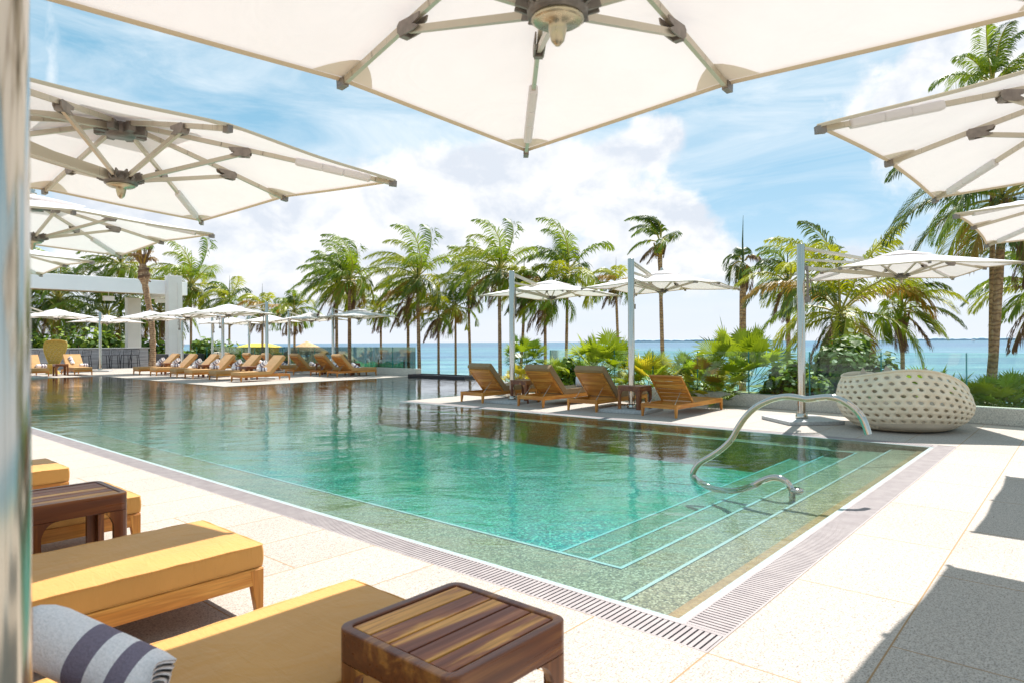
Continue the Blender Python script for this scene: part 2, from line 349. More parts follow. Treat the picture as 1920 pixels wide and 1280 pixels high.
def waterm():
    m = bpy.data.materials.new('pool_water'); m.use_nodes = True; nt = NT(m.node_tree); m.node_tree.nodes.remove(m.node_tree.nodes['Principled BSDF'])
    out = m.node_tree.nodes['Material Output']; v = ocoord(nt)
    t = nt.n('ShaderNodeBsdfTransparent'); g = nt.n('ShaderNodeBsdfGlossy'); g.inputs['Roughness'].default_value = .015
    fr = nt.n('ShaderNodeFresnel'); fr.inputs[0].default_value = 1.34
    rot = nt.mapping(v, (1, 1, 1), rot=(0, 0, -YAW))
    h = nt.math('ADD', nt.noise(nt.mapping(rot, (1.0, .55, 1)), 2.2, 2, .5, .6), nt.math('MULTIPLY', nt.noise(nt.mapping(rot, (1.9, .8, 1)), 9, 3, .6, .3), .22))
    amp = nt.ramp(nt.noise(rot, .45, 3, .6), [(.35, .35), (.65, 1.0)])
    h = nt.math('MULTIPLY', h, amp)
    bp = nt.n('ShaderNodeBump'); bp.inputs['Strength'].default_value = .30; bp.inputs['Distance'].default_value = .055; nt.l(h, bp.inputs['Height'])
    nt.l(bp.outputs[0], g.inputs['Normal']); nt.l(bp.outputs[0], fr.inputs['Normal'])
    mx = nt.n('ShaderNodeMixShader'); nt.l(nt.math('MULTIPLY', fr.outputs[0], 1.4, clamp=True), mx.inputs[0]); nt.l(t.outputs[0], mx.inputs[1]); nt.l(g.outputs[0], mx.inputs[2])
    nt.l(mx.outputs[0], out.inputs[0])
    va = nt.n('ShaderNodeVolumeAbsorption'); va.inputs['Color'].default_value = (.15, .91, .90, 1); va.inputs['Density'].default_value = 1.25
    nt.l(va.outputs[0], out.inputs['Volume'])
    return m
M['water'] = waterm()

# ------------------------------------------------------------------ mesh helpers
class MB:
    def __init__(s): s.v = []; s.f = []; s.mi = []; s.sm = []
    def add(s, vs, fs, mi=0, sm=False):
        o = len(s.v); s.v += [tuple(v) for v in vs]
        for f in fs: s.f.append([i + o for i in f]); s.mi.append(mi); s.sm.append(sm)
    def box(s, lo, hi, mi=0, mtx=None):
        (a, b, c), (d, e, f) = lo, hi
        vs = [Vector(p) for p in ((a, b, c), (d, b, c), (d, e, c), (a, e, c), (a, b, f), (d, b, f), (d, e, f), (a, e, f))]
        if mtx is not None: vs = [mtx @ v for v in vs]
        s.add(vs, [(3, 2, 1, 0), (4, 5, 6, 7), (0, 1, 5, 4), (1, 2, 6, 5), (2, 3, 7, 6), (3, 0, 4, 7)], mi)
    def bar(s, p, q, w, h, mi=0, up=(0, 0, 1)):
        p = Vector(p); q = Vector(q); d = q - p; L = d.length; d.normalize()
        x = d.cross(Vector(up)); x = x.normalized() if x.length > 1e-5 else Vector((1, 0, 0)); z = x.cross(d)
        m_ = Matrix((x, d, z)).transposed().to_4x4(); m_.translation = p
        s.box((-w / 2, 0, -h / 2), (w / 2, L, h / 2), mi, m_)
    def tube(s, pts, rad, seg=10, mi=0, cap=True):
        pts = [Vector(p) for p in pts]; n = len(pts)
        if not hasattr(rad, '__len__'): rad = [rad] * n
        vs = []; prev = None
        for i, p in enumerate(pts):
            d = (pts[min(i + 1, n - 1)] - pts[max(i - 1, 0)]).normalized()
            if prev is None:
                a = d.cross(Vector((0, 0, 1)));
                if a.length < 1e-3: a = d.cross(Vector((1, 0, 0)))
            else: a = prev - d * prev.dot(d)
            a.normalize(); prev = a; b_ = d.cross(a)
            for k in range(seg):
                t = 2 * PI * k / seg; vs.append(p + (a * math.cos(t) + b_ * math.sin(t)) * rad[i])
        fs = []
        for i in range(n - 1):
            for k in range(seg):
                k2 = (k + 1) % seg; fs.append((i * seg + k, i * seg + k2, (i + 1) * seg + k2, (i + 1) * seg + k))
        s.add(vs, fs, mi, True)
        if cap:
            s.add(vs[:seg], [tuple(range(seg))[::-1]], mi); s.add(vs[-seg:], [tuple(range(seg))], mi)
    def lathe(s, prof, seg=20, mi=0, c=(0, 0, 0)):
        vs = []; n = len(prof)
        for r, z in prof:
            for k in range(seg):
                t = 2 * PI * k / seg; vs.append((c[0] + r * math.cos(t), c[1] + r * math.sin(t), c[2] + z))
        fs = [(i * seg + k, i * seg + (k + 1) % seg, (i + 1) * seg + (k + 1) % seg, (i + 1) * seg + k) for i in range(n - 1) for k in range(seg)]
        s.add(vs, fs, mi, True)
    def build(s, name, mats, parent=None, bevel=0, bseg=2, subsurf=0):
        me = bpy.data.meshes.new(name); me.from_pydata(s.v, [], s.f)
        for m_ in (mats if isinstance(mats, (list, tuple)) else [mats]): me.materials.append(m_)
        me.polygons.foreach_set('material_index', s.mi); me.polygons.foreach_set('use_smooth', s.sm)
        me.update(); o = bpy.data.objects.new(name, me); C.objects.link(o); o.parent = parent
        if bevel:
            b = o.modifiers.new('bevel', 'BEVEL'); b.width = bevel; b.segments = bseg; b.limit_method = 'ANGLE'; b.angle_limit = .6
            for p in me.polygons: p.use_smooth = True
            o.modifiers.new('wn', 'WEIGHTED_NORMAL').keep_sharp = True
        return o
def tag(o, label, cat, group=None):
    o['label'] = label; o['category'] = cat
    if group: o['group'] = group
    return o
def empty(name, loc=(0, 0, 0), rz=0):
    o = bpy.data.objects.new(name, None); C.objects.link(o); o.location = loc; o.rotation_euler = (0, 0, rz); o.empty_display_size = .2
    return o
def struct(o): o['kind'] = 'structure'; return o
def kids(o): return [c for c in ALLKIDS.get(o.name, [])]
def copy_tree(o, loc, rz=0, label=None, group=None, scale=None):
    def rec(a, parent):
        c = a.copy(); C.objects.link(c); c.parent = parent
        for ch in list(a.children): rec(ch, c)
        return c
    c = rec(o, None); c.location = loc; c.rotation_euler = (0, 0, rz)
    if scale: c.scale = (scale,) * 3
    if label: c['label'] = label
    if group: c['group'] = group
    return c

# ------------------------------------------------------------------ SETTING
PW = 6.95; DX = 6.9; IX = 14.4; PY = 10.75; AY = 19.6; BY = 31.2
# paving
dk = MB()
def slab(x0, y0, x1, y1, t=.3): dk.box((x0, y0, -t), (x1, y1, 0))
slab(-14, -12, -.262, BY); slab(-.262, -12, 12, -.272); slab(PW + .25, -.272, 12, PY); slab(-14, BY, DX, 62); slab(DX, AY, 16, 62)
struct(dk.build('pool_deck', M['deck']))
bs = MB()
bs.box((-.3, -.3, -1.75), (IX + .3, BY + .3, -1.4))
def wl(x0, y0, x1, y1, top=-.02): bs.box((x0, y0, -1.4), (x1, y1, top))
wl(-.24, -.24, 0, BY + .2, -.045); wl(0, -.24, PW + .22, 0, -.045); wl(PW, 0, PW + .22, PY, -.045)
wl(PW + .22, PY - .25, IX + .25, PY, -.305); wl(IX, PY, IX + .25, AY, -.022); wl(DX, AY, IX + .25, AY + .25, -.305); wl(DX, AY + .25, DX + .25, BY + .2, -.305); wl(0, BY, DX, BY + .2, -.305)
# steps along the right-hand end and benches round the sides (tops below the water)
BX = .74; FX = 6.6; FZ = -.50
for (y0, y1, z, x0, x1) in ((0, .435, -.07, 0, PW), (.435, .80, -.12, 0, PW), (.80, 1.20, -.20, BX, FX), (1.20, 1.62, -.28, BX, FX)): bs.box((x0, y0, -1.39), (x1, y1, z))
bs.box((0, .80, -1.39), (BX, BY, -.12)); bs.box((FX, .80, -1.39), (PW, 11.1, -.12)); bs.box((PW, PY, -1.39), (IX, 11.1, -.12))
fl = MB(); fl.box((BX, 1.62, -1.39), (FX, 11.1, FZ)); fl.box((BX, 11.1, -1.39), (IX, AY, FZ - .002)); fl.box((BX, AY, -1.39), (DX, BY, FZ - .004)); struct(fl.build('pool_floor', M['watertintmosaic']))
struct(bs.build('pool_basin', M['mosaic']))
br0 = MB(); br0.box((0, 0, -.0698), (PW, .13, -.062)); br0.box((0, .13, -.0698), (.05, .435, -.062)); br0.box((0, .435, -.1198), (.07, BY, -.112)); struct(br0.build('pool_border_tiles', M['browntile']))
tl = MB()
def strip(x0, y0, x1, y1, z): tl.box((x0, y0, z + .0003), (x1, y1, z + .006))
strip(.16, .408, PW - .15, .435, -.07); strip(BX - .028, .772, FX + .03, .80, -.12); strip(BX, 1.172, FX, 1.20, -.20); strip(BX, 1.592, FX, 1.62, -.28)
strip(BX - .028, .80, BX, BY, -.12); strip(FX, .80, FX + .03, 11.1, -.12); strip(FX + .03, 11.07, IX, 11.1, -.12)
tl.box((-.045, -.045, -.0449), (0, BY, -.004)); tl.box((0, -.045, -.0449), (PW, 0, -.004)); tl.box((PW, -.045, -.0449), (PW + .03, PY, -.004))
struct(tl.build('pool_tile_line', M['tile']))
wt = MB()
poly = [(-.004, -.004), (PW + .004, -.004), (PW + .004, PY - .004), (IX + .01, PY - .004), (IX + .01, AY + .004), (DX + .004, AY + .004), (DX + .004, BY + .004), (-.004, BY + .004)]
n = len(poly)
wt.add([(x, y, -.006) for x, y in poly] + [(x, y, -1.45) for x, y in poly], [tuple(range(n)), tuple(range(n, 2 * n))[::-1]] + [(i, i + n, (i + 1) % n + n, (i + 1) % n) for i in range(n)])
o = wt.build('pool_water', M['water']); struct(o)
bm = bmesh.new(); bm.from_mesh(o.data); bmesh.ops.recalc_face_normals(bm, faces=bm.faces); bm.to_mesh(o.data); bm.free()
# terrain and sea
def terr(x, y):
    if y > 66: e = max(0.0, x - 26)
    elif x > 17.0 or y < 12: e = max(0.0, x - 15.5)
    else: e = max(0.0, x - 15.5)
    z = -.12 - 2.9 * min(1, e / 16) ** 1.1
    return z
gb = MB(); xs = [-3000, -200, -40, -14, 0, 7, 14.95, 15.0, 17, 19, 21, 23, 26, 29, 32, 36, 42, 60]; ys = [-3000, -300, -60, -12, 0, 6, PY, PY + .3, AY, AY + .3, 31, 45, 60, 66.5, 90, 200, 3000]
vs = []
for y in ys:
    for x in xs:
        z = terr(x, y)
        if -.3 <= x <= 14.97 and -.3 <= y < 60: z = -1.9
        if x <= 14 and -14 < x and y < 60 and y > -12: z = -1.9
        if x in (14.95,): z = -1.9 if -.3 < y < 60 else z
        if PY + .2 < y < AY + .1 and x > 14.96: z = min(z, -2.0)
        if x >= 60: z = -6
        vs.append((x, y, z - (.25 if y > 60 and x > 15 else 0)))
nx = len(xs)
gb.add(vs, [(j * nx + i, j * nx + i + 1, (j + 1) * nx + i + 1, (j + 1) * nx + i) for j in range(len(ys) - 1) for i in range(nx - 1)], 0, True)
struct(gb.build('beach_ground', M['sand']))
gd = MB(); gd.box((10.6, -8, -.5), (15.6, PY - .02, -.05)); struct(gd.build('garden_bed', M['sand']))
se = MB(); se.add([(24, -9000, 0), (12000, -9000, 0), (12000, 12000, 0), (24, 12000, 0)], [(0, 1, 2, 3)])
so_ = se.build('sea', M['sea']); so_.location = (0, 0, -2.5); struct(so_)
hl = MB(); rr = random.Random(3)
for (pa, pb, dd, hh) in ((1140, 1480, 5200, 22), (1640, 1990, 4300, 20)):
    pts = []
    k = 60
    for i in range(k + 1):
        px = pa + (pb - pa) * i / k; e = min(1, i / 8, (k - i) / 8)
        h = hh * (.45 + .55 * rr.random()) * e + 2
        p = ground(px, dd, -2.6); q = ground(px, dd + 500, -2.6); pts.append((p, Vector((p.x, p.y, -2.6 + h * .7)), Vector(((p.x + q.x) / 2, (p.y + q.y) / 2, -2.6 + h)), q))
    vs = [v for t in pts for v in t]
    hl.add(vs, [(4 * i + j, 4 * i + j + 1, 4 * i + j + 5, 4 * i + j + 4) for i in range(k) for j in range(3)], 0, True)
struct(hl.build('hills', M['hills']))

# ------------------------------------------------------------------ drain grates
def grate(name, x0, y0, x1, y1, along, label):
    r = empty(name, (x0, y0, 0)); w = x1 - x0; l = y1 - y0
    ch = MB(); ch.box((0.001, 0.001, -.044), (w - .001, l - .001, -.03)); ch.build('channel', M['dark'], r)
    b = MB(); f = .012
    b.box((0, 0, -.03), (w, f, 0)); b.box((0, l - f, -.03), (w, l, 0)); b.box((0, f, -.03), (f, l - f, 0)); b.box((w - f, f, -.03), (w, l - f, 0))
    p = .031; n = int(((l if along == 'y' else w) - 2 * f) / p)
    for i in range(n):
        t = f + (i + .5) * p
        if along == 'y': b.box((f, t - .0105, -.025), (w - f, t + .0105, -.001))
        else: b.box((t - .0105, f, -.025), (t + .0105, l - f, -.001))
    b.build('grating', M['grate'], r)
    return tag(r, label, 'drain grate', 'slotted drain grates round the pool')
grate('drain_grate', -.26, -.27, -.046, BY, 'y', 'long pinkish slotted drain grate along the near left edge of the pool')
grate('drain_grate', -.045, -.27, PW + .24, -.046, 'x', 'pinkish slotted drain grate along the right end of the pool beside the steps')
grate('drain_grate', PW + .031, -.045, PW + .249, PY - .05, 'y', 'slotted drain grate along the far edge of the pool in front of the four sunbeds')

# ------------------------------------------------------------------ umbrellas
HS = 1.29; ZC = 2.55; ZM = 2.61; ZA = 2.90; ZU = 2.82; ZL = 2.49
def canopy_z(u, v):
    """height of the canopy at normalised plan position (u, v)"""
    a = max(abs(u), abs(v)); b = min(abs(u), abs(v))
    rim = ZM + (ZC - ZM) * (b / a if a > 1e-6 else 0)
    z = ZA + (rim - ZA) * a
    if a > 1e-6:
        q = b / a; z -= .012 * math.sin(PI * q) ** 2 * a * (1 - a * .35) 
    z += .006 * math.sin(PI * a)
    return z
def make_umbrella(px, py, detail=True):
    """hub over the origin, mast at (px, py)"""
    r = empty('cantilever_umbrella')
    cp = MB(); n = 24; idx = {}
    vs = []; 
    for j in range(n + 1):
        for i in range(n + 1):
            u = -1 + 2 * i / n; v = -1 + 2 * j / n
            q = abs(u) if abs(v) >= abs(u) else abs(v)
            a = max(abs(u), abs(v))
            pull = 1 - .012 * math.sin(PI * q) ** 2 * (a ** 3)
            x, y = u * HS, v * HS
            if abs(u) >= abs(v): x *= pull
            if abs(v) >= abs(u): y *= pull
            vs.append((x, y, canopy_z(u, v)))
    cp.add(vs, [(j * (n + 1) + i, j * (n + 1) + i + 1, (j + 1) * (n + 1) + i + 1, (j + 1) * (n + 1) + i) for j in range(n) for i in range(n)], 0, True)
    can = cp.build('canopy', M['canvas'], r)
    # hem
    hm = MB(); rim = [(i, 0) for i in range(n)] + [(n, j) for j in range(n)] + [(n - i, n) for i in range(n)] + [(0, n - j) for j in range(n)]
    rv = [Vector(vs[j * (n + 1) + i]) for i, j in rim]; k = len(rv)
    hv = []
    for p in rv:
        c = Vector((p.x * .985, p.y * .985, p.z - .004)); hv += [p + Vector((0, 0, .004)), p + Vector((0, 0, -.016)), c]
    hm.add(hv, [(3 * i + a, 3 * ((i + 1) % k) + a, 3 * ((i + 1) % k) + a + 1, 3 * i + a + 1) for i in range(k) for a in range(2)])
    hm.build('hem', M['hem'], can)
    # vent cap
    vc = MB(); vv = [(0, 0, ZA + .045)]; ring = [(1, 0), (1, 1), (0, 1), (-1, 1), (-1, 0), (-1, -1), (0, -1), (1, -1)]; s = .40
    for a, b in ring:
        vv.append((a * s * (.94 if a and b else 1), b * s * (.94 if a and b else 1), canopy_z(a * s / HS, b * s / HS) + .028))
    vc.add(vv, [(0, i + 1, (i + 1) % 8 + 1) for i in range(8)], 0, False); vc.build('vent_cap', M['canvas'], can)
    fn = MB(); fn.lathe([(.0, .0), (.045, .0), (.045, .02), (.02, .028), (.033, .045), (.02, .065), (0, .068)], 14, 0, (0, 0, ZA + .037)); fn.build('top_knob', M['chrome'], r)
    uh = MB(); uh.lathe([(0, -.045), (.085, -.045), (.095, -.02), (.095, .02), (.06, .045), (0, .045)], 16, 0, (0, 0, ZU))
    for i in range(8):
        t = i * PI / 4; d = Vector((math.cos(t), math.sin(t), 0)); uh.bar(d * .06 + Vector((0, 0, ZU)), d * .16 + Vector((0, 0, ZU - .004)), .045, .06)
    uh.build('upper_hub', M['hub'], r)
    lh = MB(); lh.lathe([(0, -.035), (.10, -.035), (.105, 0), (.08, .03), (.04, .05), (0, .05)], 18, 0, (0, 0, ZL))
    for i in range(8):
        t = i * PI / 4; d = Vector((math.cos(t), math.sin(t), 0))
        for sg in (-1, 1):
            o_ = Vector((-d.y, d.x, 0)) * .018 * sg; lh.bar(d * .07 + o_ + Vector((0, 0, ZL)), d * .135 + o_ + Vector((0, 0, ZL + .02)), .010, .055)
    lho = lh.build('lower_hub', M['hub'], r)
    fc = MB(); fc.lathe([(0, .0), (.085, .0), (.088, -.01), (.075, -.018), (.032, -.022), (.030, -.045), (.022, -.078), (.008, -.094), (0, -.096)], 20, 0, (0, 0, ZL - .036)); fc.build('finial', M['brass'], lho)
    JR = .78
    for i in range(8):
        t = i * PI / 4; cr = i % 2; d = Vector((math.cos(t), math.sin(t), 0)); L = HS * (math.sqrt(2) if cr else 1.0); q = 1 if cr else 0
        side = Vector((-d.y, d.x, 0))
        def rz(f): 
            return Vector((d.x * L * f, d.y * L * f, canopy_z((d.x * L * f) / HS, (d.y * L * f) / HS) - .03))
        fr = [.07, .2, .35, .5, .65, .8, .92, .985]
        rb = MB(); pts = [rz(f) for f in fr]
        for a, b in zip(pts[:-1], pts[1:]): rb.bar(a, b + (b - a) * .02, .020, .030)
        rib = rb.build('rib', M['alu'], r)
        jf = JR / L; jp = rz(jf) + Vector((0, 0, -.012)); lo = d * .12 + Vector((0, 0, ZL + .012))
        st = MB(); st.bar(lo, jp + Vector((0, 0, -.02)), .020, .028); st.build('strut', M['alu'], r)
        cpn = MB(); e = rz(.985); cpn.bar(e + d * -.02, e + d * .035 + Vector((0, 0, -.005)), .030, .040); cpn.build('end_cap', M['cap'], rib)
        if detail:
            jb = MB(); bq = .82
            prof = [(-.11, .022), (.05, .022), (.068, .005), (.066, -.03), (.04, -.052), (-.01, -.052), (-.07, -.048), (-.10, -.040), (-.055, -.018), (-.10, -.004)]
            for sg in (-1, 1):
                o1 = side * (.017 * sg); o2 = side * (.024 * sg)
                vs1 = [jp + d * a * bq + Vector((0, 0, b * bq)) + o1 for a, b in prof]; vs2 = [jp + d * a * bq + Vector((0, 0, b * bq)) + o2 for a, b in prof]; m_ = len(prof)
                jb.add(vs1 + vs2, [tuple(range(m_)), tuple(range(m_, 2 * m_))[::-1]] + [(a, a + m_, (a + 1) % m_ + m_, (a + 1) % m_) for a in range(m_)])
            jb.bar(jp + d * .03 + side * -.02 + Vector((0, 0, -.03)), jp + d * .03 + side * .02 + Vector((0, 0, -.03)), .03, .03)
            jb.build('bracket', M['cap'], rib)
            # beige reinforcement patch at the rim
            pb = MB(); m2 = 9; w = .16; pl = []
            for a in range(m2):
                tt = -1 + 2 * a / (m2 - 1)
                if cr:
                    ex = Vector((d.x * HS * 1.414, d.y * HS * 1.414, 0)); p1 = Vector((ex.x - (w * 1.1 * max(0, tt)) * (1 if d.x > 0 else -1), ex.y - (w * 1.1 * max(0, -tt)) * (1 if d.y > 0 else -1), 0))
                else: p1 = d * HS + side * (w * tt)
                p1 *= .985
                inn = p1 - d * ((.145 if not cr else .10) * (1 - abs(tt) ** 1.6) + .002)
                for p_ in (p1, inn): pl.append(Vector((p_.x, p_.y, canopy_z(max(-1, min(1, p_.x / HS)), max(-1, min(1, p_.y / HS))) - .006)))
            pb.add(pl, [(2 * a, 2 * a + 1, 2 * a + 3, 2 * a + 2) for a in range(m2 - 1)], 0, True); pb.build('corner_patch', M['patch'], can)
            if cr:
                sl = MB(); sp = [rz(f) + Vector((0, 0, -.003)) for f in (.62, .72, .8, .9)]
                for a, b in zip(sp[:-1], sp[1:]): sl.bar(a, b + (b - a) * .02, .046, .052)
                sl.build('sleeve', M['canvas'], rib, .012)
    # mast, arms, winch and base
    P = Vector((px, py, 0)); dir_ = (-P).normalized()
    bp = MB(); m_ = Matrix.Rotation(math.atan2(dir_.y, dir_.x), 4, 'Z'); m_.translation = P
    bp.box((-.48, -.48, .002), (.48, .48, .062), 0, m_); bp.build('base_plate', M['slate'], r, .006)
    po = MB(); po.lathe([(.064, .06), (.064, 3.02), (.060, 3.028), (0, 3.028)], 28, 0, P); po.build('pole', M['steel'], r)
    cl = MB(); cl.lathe([(.064, .062), (.10, .062), (.10, .10), (.092, .115), (.092, .15), (.065, .15)], 28, 0, P); cl.build('collar', M['steel'], r)
    ar = MB(); side = Vector((-dir_.y, dir_.x, 0))
    top = P + Vector((0, 0, 2.96)); 
    for sg in (-1, 1):
        ar.bar(top + dir_ * .05 + side * .035 * sg, Vector((0, 0, 2.79)) - dir_ * .72 + side * .035 * sg, .018, .042)
        ar.bar(top + dir_ * .05 + side * .03 * sg + Vector((0, 0, -.20)), Vector((0, 0, 2.72)) - dir_ * .86 + side * .03 * sg, .014, .03)
    ar.bar(Vector((0, 0, 2.74)) - dir_ * .86, Vector((0, 0, ZU)) - dir_ * .1, .04, .04)
    ar.build('upper_arm', M['alu'], r)
    la = MB(); lo = P + Vector((0, 0, 2.62))
    la.bar(lo + dir_ * .05, Vector((0, 0, ZL + .01)) - dir_ * .10, .045, .06); la.build('lower_arm', M['alu'], r)
    wn = MB(); a0 = P + dir_ * .12
    wn.bar(a0 + Vector((0, 0, 2.66)), a0 + Vector((0, 0, 2.05)), .03, .03, 0, side)
    wn.bar(P + dir_ * .05 + Vector((0, 0, 2.62)), a0 + Vector((0, 0, 2.62)), .06, .07); wn.bar(P + dir_ * .05 + Vector((0, 0, 2.08)), a0 + dir_ * .03 + Vector((0, 0, 2.08)), .07, .10)
    wn.tube([a0 + dir_ * .02 + Vector((0, 0, 2.45)), a0 + dir_ * .06 + Vector((0, 0, 2.42)), a0 + dir_ * .06 + Vector((0, 0, 2.28)), a0 + dir_ * .02 + Vector((0, 0, 2.25))], .008, 6)
    wn.build('winch', M['cap'], r)
    return r
G = 'cream square cantilever umbrellas round the pool'
def umb(proto, x, y, rz, label):
    o = proto if not proto.get('used') else copy_tree(proto, (x, y, 0), rz)
    o.location = (x, y, 0); o.rotation_euler = (0, 0, rz); proto['used'] = 1
    tag(o, label, 'umbrella', G)
    return o
def rot(v, a): return (v[0] * math.cos(a) - v[1] * math.sin(a), v[0] * math.sin(a) + v[1] * math.cos(a))
uA = make_umbrella(-1.567, -.333)
A1 = umb(uA, -1.28, -.23, -.03, 'nearest ivory umbrella, underside filling the top, blurred steel pole at the left edge')
umb(uA, -1.42, 3.35, .10, 'large ivory umbrella at upper left seen from below with its whole rib star showing')
umb(uA, -1.16, 6.71, .02, 'ivory umbrella directly below the large upper left one, second above the left deck')
umb(uA, -1.23, 10.25, 0, 'farthest umbrella over the left deck, only its white tip showing above the pavilion beam')
uB = make_umbrella(.1, -1.6)
umb(uB, 1.97, -1.81, -.06, 'big ivory umbrella corner jutting in from the upper right with a dark bracket')
umb(uB, 5.57, -1.91, 0, 'smaller ivory umbrella corner at the right edge just below the big upper right one')
U4a = math.radians(28); P4 = rot((8.70 - 10.05, 2.14 - .89), -U4a)
uC = make_umbrella(*P4); umb(uC, 10.05, .89, U4a, 'white umbrella over the round woven daybed, held by a thick steel mast')
uD = make_umbrella(8.40 - 10.08, 5.40 - 5.52); umb(uD, 10.08, 5.52, .06, 'white umbrella above the two right-hand sea-facing sunbeds, in front of the tall thin palm')
umb(uD, 10.12, 8.64, .02, 'white umbrella above the two left-hand sunbeds of the four facing the sea')
uE = make_umbrella(1.0, -1.1, False)
for (x, y), lb in zip(((9.17, 24.0), (9.0, 27.4), (9.06, 31.7)), ('nearest the deck corner', 'middle one', 'farthest, in front of the ringed palm trunk')):
    umb(uE, x, y, 0, 'white umbrella over the pool-side row, ' + lb)
uF = make_umbrella(-.5, 1.3, False)
for (x, y), lb in zip(((15.0, 23.55), (15.4, 28.1), (15.4, 32.3), (15.2, 36.4)), ('rightmost, beside the twin palm trunks', 'second from the right', 'third from the right', 'farthest and leftmost')):
    umb(uF, x, y, 0, 'white umbrella over the sea-side row of the far deck, ' + lb)
uG = make_umbrella(-1.2, -.75, False)
umb(uG, 5.5, 32.45, 0, 'white umbrella at far left in front of the bar and the peacock chair')
umb(uG, 9.2, 38.0, .5, 'lower white umbrella half hidden behind the one at far left')

# ------------------------------------------------------------------ sunbeds
def cushion_mb(L, Wd, T, nx=14, ny=8, nz=3, puff=.007):
    b = MB(); vs = {}; r = .0
    def sup(t, h):  # rounded profile
        return t
    pts = []; idx = {}
    def P_(i, j, k):
        key = (i, j, k)
        if key in idx: return idx[key]
        x = L * i / nx; y = -Wd / 2 + Wd * j / ny; z = T * k / nz
        ed = min(i, nx - i) == 0; es = min(j, ny - j) == 0; et = k in (0, nz)
        c = int(ed) + int(es) + int(et)
        if c >= 2:
            if ed: x += r * .5 * (1 if i == 0 else -1)
            if es: y += r * .5 * (1 if j == 0 else -1)
            if et: z += r * .5 * (1 if k == 0 else -1)
        if k == nz: z += puff * math.sin(PI * i / nx) ** .5 * math.sin(PI * j / ny) ** .5 if 0 < i < nx and 0 < j < ny else 0
        if es and 0 < k < nz: y += .004 * (-1 if j == 0 else 1)
        if ed and 0 < k < nz: x += .004 * (-1 if i == 0 else 1)
        idx[key] = len(pts); pts.append((x, y, z)); return idx[key]
    fs = []
    for i in range(nx):
        for j in range(ny):
            fs.append((P_(i, j, nz), P_(i + 1, j, nz), P_(i + 1, j + 1, nz), P_(i, j + 1, nz))); fs.append((P_(i, j, 0), P_(i, j + 1, 0), P_(i + 1, j + 1, 0), P_(i + 1, j, 0)))
        for k in range(nz):
            fs.append((P_(i, 0, k), P_(i + 1, 0, k), P_(i + 1, 0, k + 1), P_(i, 0, k + 1))); fs.append((P_(i, ny, k + 1), P_(i + 1, ny, k + 1), P_(i + 1, ny, k), P_(i, ny, k)))
    for j in range(ny):
        for k in range(nz):
            fs.append((P_(0, j, k), P_(0, j, k + 1), P_(0, j + 1, k + 1), P_(0, j + 1, k))); fs.append((P_(nx, j, k + 1), P_(nx, j, k), P_(nx, j + 1, k), P_(nx, j + 1, k + 1)))
    b.add(pts, fs, 0, True); return b
ZF = .242
